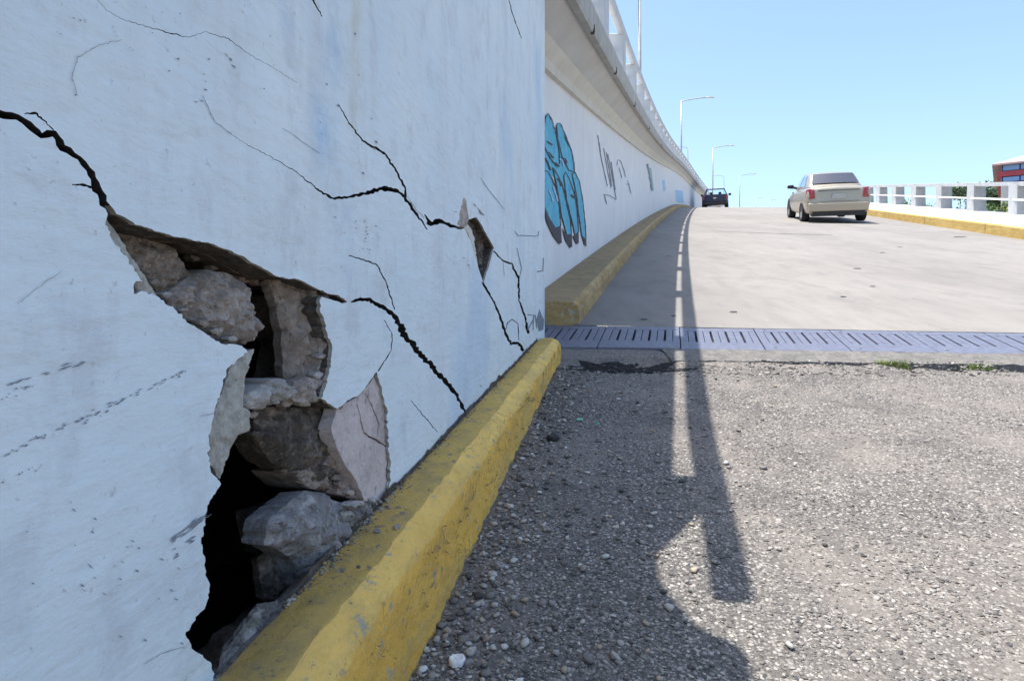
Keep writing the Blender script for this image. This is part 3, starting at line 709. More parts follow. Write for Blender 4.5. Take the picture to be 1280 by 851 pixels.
# ------------------------------------------------------------------ approach asphalt, header, joint
def D_h(x): return 3.575-.055*x+.006*noise.noise(Vector((x*6, 1, 0)))          # near edge of header concrete
def gap(x):
    g = .022+.030*max(0, min(1, (x-.9)/.6))+(.10 if x > 1.95 else 0)*min(1, (x-1.95)/.25 if x > 1.95 else 0)
    return g*(1+.8*noise.noise(Vector((x*9, 5, 0))))+.004*noise.noise(Vector((x*40, 5, 0)))
def D_a(x):
    t = max(0, min(1, (x-.85)/.12))
    return (Dj0(x)-.012)*(1-t)+(D_h(x)-max(.003, gap(x)))*t
def Dj0(x): return 3.845-.063*x
def pot(x, D):
    r = math.hypot((x-.58)/.30, (D-3.47)/.17)
    b = .06*math.exp(-r**4) * (1+.5*noise.noise(Vector((x*25, D*25, 0))))
    r2 = math.hypot((x-2.35)/.28, (D-2.95)/.10); b += .006*math.exp(-r2**2)
    return b
def za(x, D):
    return z_near(D)+.006*noise.noise(Vector((x*2, D*2, 9)))+.0022*noise.noise(Vector((x*22, D*22, 2)))-pot(x, D)
xs = list(np.arange(-.35, 3.2, .022))+list(np.arange(3.2, 8.6, .15)); V = []; F = []
ts = list(np.linspace(0, 1, 130))
for x in xs:
    de = D_a(x)
    for t in ts:
        D = .55+(de-.55)*t; V.append((x, D, za(x, D)))
    V.append((x, de+.004, za(x, de)-.10))
n = len(ts)+1
for i in range(len(xs)-1):
    for k in range(n-1):
        a = i*n+k; F.append((a, a+n, a+n+1, a+1))
tag(mesh('asphalt_road', V, F, W_['asphalt'], smooth=True), 'coarse gravelly asphalt of the approach road', kind='structure')
V = []; F = []
for i, x in enumerate((-1.2, 8.6)):
    for D in (-30, -12, -4, -1, .58): V.append((x, D, z_near(D)+(-.001 if D < .5 else -.006)))
F = [(k, k+5, k+6, k+1) for k in range(4)]
tag(mesh('asphalt_road', V, F, W_['asphalt']), 'asphalt road behind the viewer', kind='structure')
# dark films that paint the shade of the dip before the joint
bm_ = M('painted_pothole_shade', .85, .2); bm_.color(bm_.ramp(bm_.noise(40, 6, .7), [(.4, (.014, .013, .014)), (.7, (.05, .047, .046))])); bm_.bump(bm_.noise(60, 6, .7), 1, .01)
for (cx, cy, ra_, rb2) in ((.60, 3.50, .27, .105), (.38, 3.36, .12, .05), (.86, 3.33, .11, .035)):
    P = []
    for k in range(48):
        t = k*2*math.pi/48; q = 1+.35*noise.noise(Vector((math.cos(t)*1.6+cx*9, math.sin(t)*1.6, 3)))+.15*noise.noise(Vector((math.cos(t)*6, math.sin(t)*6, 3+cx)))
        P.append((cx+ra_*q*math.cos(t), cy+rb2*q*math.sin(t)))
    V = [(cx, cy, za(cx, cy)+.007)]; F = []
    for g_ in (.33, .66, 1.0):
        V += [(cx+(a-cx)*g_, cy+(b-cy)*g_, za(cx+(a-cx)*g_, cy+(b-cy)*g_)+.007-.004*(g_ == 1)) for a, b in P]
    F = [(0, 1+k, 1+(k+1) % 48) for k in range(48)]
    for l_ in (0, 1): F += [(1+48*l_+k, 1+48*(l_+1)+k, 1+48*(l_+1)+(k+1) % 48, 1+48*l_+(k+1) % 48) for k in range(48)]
    tag(mesh('pothole_shade', V, F, bm_.m, smooth=True), 'dark film painting the shade of the dip where the asphalt has broken up before the joint', kind='structure')
# dirt bed under the gap
mb = MB(); mb.add([(.2, 2.9, z_near(2.9)-.06), (8.6, 2.6, z_near(2.6)-.06), (8.6, 4.4, z_near(3.3)-.035), (.2, 4.7, z_near(3.6)-.035)], [(0, 1, 2, 3)])
tag(mb.build('gap_soil', W_['dirt']), kind='structure')
# header concrete strip
def zr2(D): return max(z_ramp(D), z_near(D)) if 3.3 < D < 4 else z_road(D)
def Dj0(x): return 3.845-.063*x
def Dj1(x): return 4.45-.08*x
def strip(name, f0, f1, zf, x0, x1, mat, n=160, m=6, th=.06, rough=.0015, label=None):
    V = []; F = []
    for i in range(n+1):
        x = x0+(x1-x0)*i/n; a, b = f0(x), f1(x)
        V.append((x, a-.002, zf(x, a)-th))
        for k in range(m+1):
            D = a+(b-a)*k/m; V.append((x, D, zf(x, D)+rough*noise.noise(Vector((x*14, D*14, 4)))-(.004 if k in (0,) else 0)*(1+noise.noise(Vector((x*30, 0, 0))))))
        V.append((x, b+.001, zf(x, b)-th))
    w_ = m+3
    for i in range(n):
        for k in range(w_-1):
            a = i*w_+k; F.append((a, a+w_, a+w_+1, a+1))
    return tag(mesh(name, V, F, mat), label, kind='structure')
strip('concrete_header', D_h, lambda x: Dj0(x)-.006, lambda x, D: z_near(3.5)+(D-3.5)*.165+.003, .88, 8.6, W_['header'], 260, 6, rough=.006)
# steel joint: finger plates with long slots, laid in panels
zj = lambda x, D: z_near(3.5)+(3.8-3.5)*.165+.003+(D-3.8)*.18
jointE = tag(empty('expansion_joint', (1.6, 3.95, zj(0, 3.95))), 'blue-grey slotted steel expansion joint laid across the road at the foot of the ramp', 'expansion joint')
def along(x0, D0, D): return x0+.25*(D-D0)          # slots point up the ramp
def jp(s, t):     # s = place along the joint, t 0 near edge .. 1 far edge
    x0 = s; D0 = Dj0(x0); x = x0; 
    for _ in range(3):
        D = D0+(Dj1(x)-D0)*t; x = along(x0, D0, D)
    return x, D
PITCH = .098
s = .02; k = 0
while s < 7.2:
    npl = 5; e = s+npl*PITCH-.006
    mb = MB()
    def blk(s0, s1, t0, t1, zt=0):
        P = [jp(s0, t0), jp(s1, t0), jp(s1, t1), jp(s0, t1)]
        mb.hexa([(x, D, zj(x, D)-.045) for x, D in P]+[(x, D, zj(x, D)+zt) for x, D in P])
    lift = random.uniform(-.002, .003)
    blk(s, e, 0.0, .30, lift); blk(s, e, .84, 1.0, lift)
    for q in range(npl):
        a = s+q*PITCH; md = a+PITCH*.5; blk(a+(.0 if q == 0 else .007), md-.002, .30, .84, lift-.0006); blk(md+.002, min(a+PITCH-.007, e), .30, .84, lift-.0016)
        mb2 = None
    pl = mb.build('steel_plate', W_['steel'], jointE, bevel=.0015)
    for q in (.12, .92):
        x, D = jp(s+.06, q); b2 = MB(); b2.tube([(x, D, zj(x, D)+lift-.002), (x, D, zj(x, D)+lift+.004)], .011, 8); 
        bo = b2.build('bolt', W_['pole'], pl)
    s += npl*PITCH; k += 1
mb = MB(); mb.add([(jp(0, 0)[0], jp(0, 0)[1], zj(0, jp(0, 0)[1])-.05), (jp(7.4, 0)[0], jp(7.4, 0)[1], zj(0, jp(7.4, 0)[1])-.05), (jp(7.4, 1)[0], jp(7.4, 1)[1], zj(0, jp(7.4, 1)[1])-.05), (jp(0, 1)[0], jp(0, 1)[1], zj(0, jp(0, 1)[1])-.05)], [(0, 1, 2, 3)])
mb.build('joint_trough', W_['dirt'], jointE)

# ramp carriageway
zoff = zj(0, 4.3)-z_ramp(4.3)
def zR(D): return z_ramp(D)+zoff*math.exp(-(D-4.2)/3)
rowsD = list(np.arange(0, 20, .35))+list(np.arange(20, 60, 1.2))+list(np.arange(60, 150, 5)); V = []; F = []; nx = 40
for r_ in rowsD:
    for i in range(nx+1):
        t = i/nx; D0 = Dj1(.3+7.3*t)+.008; D = D0*max(0, 1-r_/10)+4.1*min(1, r_/10)+r_
        x = xk(D)-.03+7.16*t
        if r_ == 0: x += .0
        z = zR(D)+.002*noise.noise(Vector((x*3, D*3, 0)))
        V.append((x, D, z))
for j in range(len(rowsD)-1):
    for i in range(nx):
        a = j*(nx+1)+i; F.append((a, a+1, a+nx+2, a+nx+1))
rd = tag(mesh('ramp_road', V, F, W_['road'], smooth=True), 'pale worn concrete carriageway climbing the ramp', kind='structure')
def surf_film(name, pts, w0, mat, label=None, parent=rd):
    rb = ribbon(pts, w0, 4, .5); V = []; 
    for u, v in rb:
        D = 4.0
        for _ in range(30): D = max(3.5, -(zR(D)*1.0)*800/(v-380) if abs(v-380) > 1e-3 else D) if v > 380 else D
        V.append((u, v, D))
    return V
# crack across the ramp and small dark patches: placed in the road plane
def film_road(name, pts, ws, mat, step=.25, jit=.02, z=.004):
    rb = ribbon(pts, ws, step, jit); V = [(x, D, zR(D)+z) for x, D in rb]; n = len(rb)//2
    F = [(i, i+1, 2*n-2-i, 2*n-1-i) for i in range(n-1)]
    return mesh(name, V, F, mat, rd)
film_road('road_crack', [(3.4, 14.5), (4.6, 14.2), (5.4, 13.7), (6.0, 13.3), (6.6, 13.2)], [.02, .03, .05, .08, .05], W_['crackfill'])
for (x, D, a) in [(8.8, 12.6, .09), (3.5, 6.2, .02), (4.1, 7.6, .03), (1.2, 4.75, .015), (1.7, 4.9, .02), (2.9, 5.6, .02), (2.2, 9, .03), (5.5, 9.5, .03), (.95, 4.62, .02), (6.3, 10.4, .03)]:
    P = [(x+a*math.cos(t)*random.uniform(.6, 1.3)*1.6, D+a*math.sin(t)*random.uniform(.6, 1.3)) for t in np.linspace(0, 6.28, 9)[:-1]]
    mesh('road_patch', [(p, q, zR(q)+.005) for p, q in P], [tuple(range(8))], W_['crackfill'], rd)

# ------------------------------------------------------------------ loose gravel and exposed aggregate
ico_v = None
def pebble_field(name, N, region, smin, smax, parent, pal, sink=.35, flat=.55, power=3.0, kind='stuff', tight=None):
    t = (1+5**.5)/2
    base = np.array([(-1,t,0),(1,t,0),(-1,-t,0),(1,-t,0),(0,-1,t),(0,1,t),(0,-1,-t),(0,1,-t),(t,0,-1),(t,0,1),(-t,0,-1),(-t,0,1)], float); base /= np.linalg.norm(base[0])
    tri = np.array([(0,11,5),(0,5,1),(0,1,7),(0,7,10),(0,10,11),(1,5,9),(5,11,4),(11,10,2),(10,7,6),(7,1,8),(3,9,4),(3,4,2),(3,2,6),(3,6,8),(3,8,9),(4,9,5),(2,4,11),(6,2,10),(8,6,7),(9,8,1)])
    P = region(N); N = len(P)
    s = smin+(smax-smin)*rng.random(N)**power
    sc_ = np.stack([s*rng.uniform(.7, 1.35, N), s*rng.uniform(.7, 1.35, N), s*flat*rng.uniform(.6, 1.2, N)], 1)
    ang = rng.uniform(0, 6.28, N); ca, sa = np.cos(ang), np.sin(ang)
    v = base[None]*(1+rng.uniform(-.42, .38, (N, 12, 1)))*sc_[:, None, :]
    tx = rng.uniform(-.35, .35, N)[:, None]
    v[:, :, 2] += v[:, :, 0]*tx
    x = v[:, :, 0]*ca[:, None]-v[:, :, 1]*sa[:, None]; y = v[:, :, 0]*sa[:, None]+v[:, :, 1]*ca[:, None]
    z = v[:, :, 2]
    zz = np.array([za(a, b) for a, b in P])
    W = np.stack([x+P[:, 0, None], y+P[:, 1, None], z+(zz+sc_[:, 2]*(1-2*sink)*.9)[:, None]], 2).reshape(-1, 3)
    T = (tri[None]+(np.arange(N)*12)[:, None, None]).reshape(-1, 3)
    me = bpy.data.meshes.new(name); me.vertices.add(len(W)); me.vertices.foreach_set('co', W.ravel().astype(np.float32))
    me.loops.add(len(T)*3); me.loops.foreach_set('vertex_index', T.ravel().astype(np.int32))
    me.polygons.add(len(T)); me.polygons.foreach_set('loop_start', np.arange(0, len(T)*3, 3, dtype=np.int32)); me.update(calc_edges=True)
    pal = np.array(pal); ci = rng.integers(0, len(pal), N); c = pal[ci]*rng.uniform(.75, 1.25, (N, 1))
    colr = np.concatenate([np.clip(np.repeat(c, 12, 0), 0, 1), np.ones((N*12, 1))], 1)
    at = me.color_attributes.new('tint', 'FLOAT_COLOR', 'POINT'); at.data.foreach_set('color', colr.ravel().astype(np.float32))
    me.materials.append(W_['pebbles']); o = bpy.data.objects.new(name, me); COL.objects.link(o)
    if parent: o.parent = parent; 
    if kind: o['kind'] = kind
    return o
PAL = [(.175, .16, .148), (.22, .20, .183), (.11, .103, .10), (.265, .24, .217), (.225, .20, .178), (.33, .305, .28), (.065, .06, .06), (.155, .142, .13), (.235, .216, .198), (.46, .425, .39), (.125, .116, .108), (.36, .33, .30)]
def reg_near(n):
    D = 1.05+2.5*rng.random(n)**1.25; lo = np.maximum(xf(D)+.004, -.24*D); hi = .84*D; x = lo+(hi-lo)*rng.random(n)
    pn = np.array([noise.noise(Vector((a*3.1, b*3.1, 4))) + .5*noise.noise(Vector((a*9, b*9, 8))) for a, b in zip(x, D)]); near = np.exp(-(x-xf(D))/.07)
    m = (D < np.array([D_a(a) for a in x])-.012) & (rng.random(n) < np.clip(.72+1.1*pn-.75*near, .12, 1)); return np.stack([x[m], D[m]], 1)
pebble_field('aggregate', 80000, reg_near, .0016, .0068, None, PAL, .62, .33, 3.2)
bpy.data.objects['aggregate'].name = 'road_aggregate'; tag(bpy.data.objects['road_aggregate'], 'stones exposed in the worn asphalt surface', kind='stuff')
def reg_loose(n):
    D = 1.08+2.3*rng.random(n)**1.3; off = rng.exponential(.11, n); x = xf(D)+.012+off
    r2 = rng.random(n) < .3; x = np.where(r2, xf(D)+rng.random(n)*.8*D*.5, x); m = x < .8*D; return np.stack([x[m], D[m]], 1)
PAL2 = PAL+[(.42, .40, .38), (.55, .53, .50), (.46, .40, .33), (.38, .30, .22), (.60, .60, .58)]
o = pebble_field('loose_gravel', 2400, reg_loose, .0028, .0100, None, PAL2, .12, .6, 3.0)
tag(o, 'loose gravel gathered along the foot of the yellow kerb')
def reg_pot(n):
    x = rng.uniform(.2, 2.6, n); D = rng.uniform(3.2, 3.5, n); return np.stack([x, D], 1)
o = pebble_field('loose_grit', 900, reg_pot, .003, .010, None, PAL, .2, .6, 2.2); tag(o, 'grit in the broken asphalt edge in front of the steel joint')

def g2(u, v):       # point of the near road in line with a pixel
    D = .837*800/(v-260); return (u-640)/800*D, D
def rock(name, u, v, r, mat, label, cat='stone', flat=.65, seed=0, z=None, group=None, xy=None):
    rs = random.Random(seed); x, D = xy or g2(u, v)
    zz = za(x, D) if z is None else z
    import bmesh
    bm = bmesh.new(); bmesh.ops.create_icosphere(bm, subdivisions=3, radius=1)
    pl = [(Vector((rs.gauss(0, 1), rs.gauss(0, 1), rs.gauss(0, .8))).normalized(), rs.uniform(.55, .85)) for _ in range(9)]
    sx, sy = rs.uniform(.85, 1.25), rs.uniform(.8, 1.1)
    for vv in bm.verts:
        p = vv.co.copy()
        for nn, d in pl:
            e = p.dot(nn)-d
            if e > 0: p -= nn*e*.85
        p += vv.co*.08*noise.noise(vv.co*2.5+Vector((seed, 0, 0)))
        vv.co = Vector((p.x*r*sx, p.y*r*sy, p.z*r*flat))
    me = bpy.data.meshes.new(name); bm.to_mesh(me); bm.free(); me.materials.append(mat)
    for p in me.polygons: p.use_smooth = False
    o = bpy.data.objects.new(name, me); COL.objects.link(o); o.location = (x, D, zz+r*flat*.62); o.rotation_euler = (0, 0, rs.uniform(0, 6))
    return tag(o, label, cat, group)
RK = [(608, 799, .0105, 'stone_pink', 'angular orange-pink stone above the crushed white cap'), (589, 815, .012, 'stone_pale', 'rounded grey stone just right of the crushed white cap'),
      (604, 829, .008, 'stone_pink', 'small tan stone chip right of the crushed white cap'), (546, 799, .009, 'stone_pale', 'pale rounded stone close to the kerb near the bottom of the photo'),
      (637, 634, .013, 'stone_pale', 'largest pale rounded stone lying by the middle of the kerb'), (616, 719, .011, 'stone_pale', 'white triangular chip halfway between kerb and black cap shadow'),
      (623, 709, .013, 'stone_blue', 'flat blue-grey stone beside a white chip on the asphalt'), (605, 693, .009, 'stone_pale', 'pale square-ish stone against the gravel line of the kerb'),
      (560, 789, .009, 'stone_grey', 'dull grey stone above and left of the crushed white cap'), (533, 812, .008, 'stone_pale', 'narrow pale pebble touching the foot of the kerb'), (587, 830, .011, 'stone_blue', 'darker grey pebble under the rounded grey stone')]
for k, (u, v, r_, mt, lb) in enumerate(RK): rock('stone', u, v, r_, W_[mt], lb, seed=k)
# two pebbles on the kerb
for k, (u, v, r_, mt, lb) in enumerate([(472, 664, .0085, 'stone_blue', 'left of the two pebbles on top of the yellow kerb'), (496, 659, .0085, 'stone_grey', 'right brownish one of the two pebbles on top of the yellow kerb')]):
    D = 1.3
    for _ in range(40): D = -(z_near(D)+kh(D)+.004)*800/(v-380)
    rock('pebble', 0, 0, r_, W_[mt], lb, 'pebble', .7, 30+k, z_near(D)+kh(D)+.001, 'pebbles on the kerb', ((u-640)/800*D, D))
# crumbs of render and mortar on the kerb's back edge and in the foot of the hole
def reg_crumb(n):
    D = np.concatenate([rng.uniform(.95, 1.45, n//2), rng.uniform(1.0, 3.4, n-n//2)]); x = xn(D)+.004+rng.exponential(.012, n); return np.stack([x, D], 1)
za_road = za
def za(x, D): return z_near(D)+kh(D)+.001
o = pebble_field('render_crumb', 650, reg_crumb, .0010, .0048, None, [(.35, .32, .28), (.22, .19, .16), (.14, .12, .10), (.48, .45, .41), (.34, .25, .10)], .1, .7, 2.6)
tag(o, 'crumbs of render and mortar lying along the back of the yellow kerb')
za = za_road
# black cap, crushed white cap, glass
def disc_cap(name, u, v, r, h, mat, label, cat, crumple=0):
    x, D = g2(u, v); z = za(x, D); V = []; F = []; n = 20
    prof = [(1.0, 0), (1.02, .5), (.94, .95), (.75, 1.0), (.62, .82), (.3, .78), (.0001, .8)]
    for a, b in prof:
        for k in range(n):
            t = k*2*math.pi/n; rr = r*a*(1+.03*(k % 2)); c = 1+crumple*noise.noise(Vector((math.cos(t)*2, math.sin(t)*2, b)))
            V.append((x+rr*c*math.cos(t), D+rr*c*math.sin(t), z+.002+h*b*c))
    for i in range(len(prof)-1):
        for k in range(n): F.append((i*n+k, i*n+(k+1) % n, (i+1)*n+(k+1) % n, (i+1)*n+k))
    return tag(mesh(name, V, F, mat, smooth=True), label, cat)
disc_cap('bottle_cap', 571, 829, .0145, .011, W_['cap'], 'crushed white ribbed cap lying in the gravel near the kerb', 'bottle cap', .22)
disc_cap('bottle_cap', 691, 550, .023, .017, W_['black'], 'round black cap lying on the shaded asphalt', 'bottle cap')
rock('glass_shard', 724, 525, .016, W_['gglass'], 'small green glass shard on the shaded asphalt', 'glass shard', .4, 55)
rock('glass_shard', 748, 530, .009, W_['gglass'], 'tiny pale green glass chip right of the larger shard', 'glass shard', .4, 56)
for k, (u, v, r_, lb) in enumerate([(770, 661, .010, 'pale yellowish stone on the asphalt left of the light patch'), (1085, 775, .009, 'small flat pale stone on the sunlit asphalt at lower right'), (1126, 643, .008, 'pale leaf-shaped stone on the sunlit asphalt right of the shadow'), (767, 772, .008, 'tan splinter-like stone on shaded asphalt near the bottom')]):
    rock('stone', u, v, r_, W_['stone_pale'], lb, seed=80+k, flat=.4)
# grass tufts in the gap
def tuft(x, D, n, h, label):
    V = []; F = []
    for _ in range(n):
        a = random.uniform(0, 6.28); r_ = random.uniform(0, 1)**.7; bx = x+.07*r_*math.cos(a)*1.4; by = D+.015*r_*math.sin(a); L = h*random.uniform(.5, 1.1)
        dx, dy = random.gauss(0, .5)*L, random.gauss(0, .5)*L; w_ = .0016; b = len(V); z = z_near(D)-.03
        V += [(bx-w_, by, z), (bx+w_, by, z), (bx+dx*.4-w_*.7, by+dy*.4, z+L*.6), (bx+dx*.4+w_*.7, by+dy*.4, z+L*.6), (bx+dx, by+dy, z+L)]
        F += [(b, b+1, b+3, b+2), (b+2, b+3, b+4)]
    return tag(mesh('grass_tuft', V, F, W_['grass']), label, 'grass', 'grass tufts in the road gap')
x, D = g2(1137, 463); tuft(x, D_h(x)-.02, 260, .055, 'brighter green grass tuft at the middle of the gap behind the asphalt')
x, D = g2(1252, 466); tuft(x, D_h(x)-.02, 110, .04, 'sparser grass tuft near the right end of the gap')

# ------------------------------------------------------------------ far retaining wall, kerb, deck above
farD = list(np.arange(3.83, 12, .3))+list(np.arange(12, 40, 1))+list(np.arange(40, 125, 4))
def sweep(name, prof, Dl, mats, parent=None, mi=None, smooth=False, closed=True, **k):
    """prof(D) gives (x, z) pairs, swept along the curve"""
    V = []; F = []; I = []
    n = len(prof(Dl[0]))
    for D in Dl: V += [(x, D, z) for x, z in prof(D)]
    m = n if closed else n-1
    for i in range(len(Dl)-1):
        for q in range(m):
            a = i*n+q; b = i*n+(q+1) % n; F.append((a, b, b+n, a+n)); I.append(mi[q] if mi else 0)
    if closed:
        F.append(tuple(range(n-1, -1, -1))); F.append(tuple((len(Dl)-1)*n+q for q in range(n))); I += [mi[0] if mi else 0]*2
    return mesh(name, V, F, mats, parent, smooth, I, **k)
wf = tag(empty('retaining_wall', (xwf(10), 10, z_ramp(10))), 'long white graffitied retaining wall curving up under the overhanging deck', 'wall')
sweep('wall_face', lambda D: [(xwf(D), zR(D)-.5), (xwf(D), zR(D)+1.92), (xwf(D)-.3, zR(D)+1.92), (xwf(D)-.3, zR(D)-.5)], farD, W_['far_wall'], wf)
sweep('ledge', lambda D: [(xwf(D)-.25, zR(D)+1.86), (xwf(D)+.05, zR(D)+1.86), (xwf(D)+.06, zR(D)+1.93), (xwf(D)+.14, zR(D)+2.03), (xwf(D)-.25, zR(D)+2.03)], farD, W_['ledge'], wf)
kerbD = [3.98+i*.35 for i in range(1, 6)]
def kprof(D):
    z = zR(D) if D > 4.4 else zj(0, D); h = .155; j = .006*noise.noise(Vector((D*3, 2, 0)))+.006*noise.noise(Vector((D*11, 2, 0)))
    return [(xwf(D)+.002, z-.2), (xk(D)+.012+j, z-.2), (xk(D)+j, z+h*.55), (xk(D)-.012+j*1.4, z+h-.022+j), (xk(D)-.045+j, z+h+j), (xk(D)-.2, z+h+.004-j), (xwf(D)+.002, z+h+.006)]
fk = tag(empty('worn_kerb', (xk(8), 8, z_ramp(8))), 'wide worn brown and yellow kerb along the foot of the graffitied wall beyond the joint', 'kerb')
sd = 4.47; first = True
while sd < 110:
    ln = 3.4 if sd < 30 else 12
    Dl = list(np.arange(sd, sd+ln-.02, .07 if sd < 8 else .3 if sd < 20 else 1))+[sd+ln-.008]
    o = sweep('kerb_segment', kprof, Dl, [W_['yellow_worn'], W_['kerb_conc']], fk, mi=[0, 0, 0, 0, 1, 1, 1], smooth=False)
    sd += ln
# deck over: slab, soffit, fascia
dk = tag(empty('bridge_deck', (xe(8), 8, z_ramp(8)+2.3)), 'overhanging concrete deck of the upper carriageway above the white wall', 'bridge deck')
DL = list(np.arange(2.0, 12, .25))+list(np.arange(12, 40, 1))+list(np.arange(40, 125, 4))
def zd(D): return zR(D) if D > 4.2 else z_near(D) + (zR(4.2)-z_near(4.2))*max(0, (D-2)/2.2)
def dprof(D):
    x = xe(D)-.034; z = zd(D)
    return [(xwf(D)-7, z+2.2), (xwf(D)-.1, z+2.02), (xwf(D)+.135, z+2.03), (x-.07, z+2.19), (x-.065, z+2.165), (x-.01, z+2.165), (x, z+2.2), (x, z+2.36), (xwf(D)-7, z+2.36)]
sweep('deck_slab', lambda D: [(a, b) if D > 3.84 or a < xn(D)-.9 else (a, b+(.22 if b < zd(D)+2.3 and a < x_lim(D) else 0)) for a, b in dprof(D)] , DL, [W_['soffit'], W_['fascia'], W_['white_conc']], dk, mi=[0, 0, 0, 1, 1, 1, 1, 2, 0]) if False else \
sweep('deck_slab', dprof, [3.828]+[d for d in DL if d > 3.83] , [W_['soffit'], W_['fascia'], W_['white_conc']], dk, mi=[0, 0, 0, 1, 1, 1, 1, 2, 0])
sweep('deck_slab', lambda D: [(xn(D)-7, zd(D)+2.31), (xe(D)-.036, zd(D)+2.31-.1*(D > 3.2)), (xe(D)-.036, zd(D)+2.36), (xn(D)-7, zd(D)+2.36)], [2.0, 2.6, 3.15, 3.25, 3.826], [W_['fascia']], dk)
# unseen near end of the slab, its ragged edge made up to cast the road shadow
H_ = 2.33
shp = [(880, 615), (872, 640), (850, 660), (832, 678), (817, 693), (813, 712), (822, 733), (842, 757), (862, 782), (885, 793), (910, 803), (928, 822), (934, 851), (950, 900)]
E2 = []
for u, v in shp:
    x, D = g2(u, v); E2.append((x-.255*H_/(1), D+.05*H_))
E2 = [(xe(2.0)+.03, 2.06), (xe(2.0)+.03, 1.96)]+[(a, min(b, 1.94)) for a, b in E2]+[(E2[-1][0]-.05, -.4), (xn(-9)+.1, -9)]
V = []; F = []
for a, b in E2: V += [(a, b, z_near(b)+2.30), (a, b, z_near(b)+2.36), (xn(b)-6, b, z_near(b)+2.30), (xn(b)-6, b, z_near(b)+2.36)]
for i in range(len(E2)-1):
    a = 4*i; F += [(a, a+1, a+5, a+4), (a+1, a+3, a+7, a+5), (a, a+4, a+6, a+2)]
tag(mesh('shadow_slab_end', V, F, W_['fascia'], dk), 'unseen near end of the deck slab above the viewer, its edge shaped for its shadow')
# cross joints and stains of the deck overhang
for D in (5.0, 6.75, 9.4, 13, 18, 25):
    z = zd(D)
    def at(x): return z+2.03+(2.19-2.03)*(x-(xwf(D)+.135))/((xe(D)-.155)-(xwf(D)+.135))
    x0, x1 = xwf(D)+.14, xe(D)-.16
    mesh('soffit_joint', [(x0, D, at(x0)-.003), (x1, D, at(x1)-.003), (x1, D+.014, at(x1)-.0005), (x0, D+.014, at(x0)-.0005)], [(0, 3, 2, 1)], W_['scuff'], dk)
    x = xe(D)-.034; mb = MB(); mb.box(x-.025, x+.003, D-.015, D+.03, z+2.16, z+2.22); mb.build('drain_spout', W_['dirt'], dk)
# railing of the upper carriageway
ur = tag(empty('upper_railing', (xe(8), 8, z_ramp(8)+2.4)), 'white concrete post and rail balustrade on the edge of the overhead deck', 'railing')
PD = []; D = 2.03
while D < 110: PD.append(D); D += 1.84 if D < 60 else 3.68
RT0, RT1 = 2.77, 2.90
proto = None
for D in PD:
    sl_ = .18 if 3.8 < D < 45 else .15; L = .36; z = zd(D+L/2)
    if D+.3 > 110: break
    if D < 2.1: L = .10
    mb = MB(); x0, x1 = xe(D)-.215, xe(D)-.03; dx = .25*L
    mb.hexa([(x0, D, z+2.35-sl_*L/2), (x1, D, z+2.35-sl_*L/2), (x1+dx, D+L, z+2.35+sl_*L/2), (x0+dx, D+L, z+2.35+sl_*L/2), (x0, D, z+RT0+.01-sl_*L/2), (x1, D, z+RT0+.01-sl_*L/2), (x1+dx, D+L, z+RT0+.01+sl_*L/2), (x0+dx, D+L, z+RT0+.01+sl_*L/2)])
    mb.build('post', W_['white_conc'], ur, bevel=.008)
ends = [d for d in DL if d > 2.0]
rl = [1.50, 1.7, 1.9]+ends
def zrl(D): return z_near(D) if D < 2 else zd(D)
tt = lambda D: max(0, min(1, (2.6-D)/1.0))
ra = lambda D: xe(D)-.105+.035*tt(D)
rb_ = lambda D: xe(D)-.028+.028*tt(D)
sweep('top_rail', lambda D: [(ra(D), zrl(D)+RT0), (rb_(D), zrl(D)+RT0), (rb_(D), zrl(D)+RT1), (ra(D), zrl(D)+RT1)], rl, W_['white_conc'], ur, bevel=.02)
sweep('middle_rail', lambda D: [(xe(D)-.20, zrl(D)+2.54), (xe(D)-.14, zrl(D)+2.54), (xe(D)-.14, zrl(D)+2.60), (xe(D)-.20, zrl(D)+2.60)], [2.05]+ends, W_['white_conc'], ur)

# graffiti: paint films lying on the far wall
def on_far(u, v, off=.004):
    k = (u-640)/800; lo, hi = 3.9, 80
    f = lambda D: xwf(D)+off-k*D
    a, b = lo, hi
    for _ in range(60):
        m = (a+b)/2
        if f(m) < 0: a = m
        else: b = m
    # wall face is left of the sight line close by; first crossing from the near side
    D = a; return (xwf(D)+off, D, (380-v)/800*D)
def far_D(u):
    k = (u-640)/800
    Dg = np.linspace(3.9, 90, 4000); s_ = (xwf(Dg)-k*Dg); i = np.nonzero((s_[:-1] < 0) & (s_[1:] >= 0))[0]
    if len(i) == 0: return None
    i = i[0]; t = -s_[i]/(s_[i+1]-s_[i]); return Dg[i]+t*(Dg[i+1]-Dg[i])
def fp(u, v, off):
    D = far_D(u+.0) or 4.2
    return (xwf(D)+off, D, (380-v)/800*D)
G_ = lambda p: Z(670, 120, 4.253, p)
def patch(poly, mat, off, name):
    q = [fp(u, v, off) for u, v in poly]; c = tuple(sum(p[i] for p in q)/len(q) for i in range(3)); n = len(q)
    mesh(name, q+[c], [(i, (i+1) % n, n) for i in range(n)], mat, wf)
def strokeg(polys, wpx, mat, off, name):
    V = []; F = []
    for poly in polys:
        rb = ribbon(poly, [wpx]*len(poly), 3, .1); b = len(V); V += [fp(u, v, off) for u, v in rb]; n = len(rb)//2
        F += [(b+i, b+i+1, b+2*n-2-i, b+2*n-1-i) for i in range(n-1)]
    o = mesh(name, V, F, mat, wf); return o
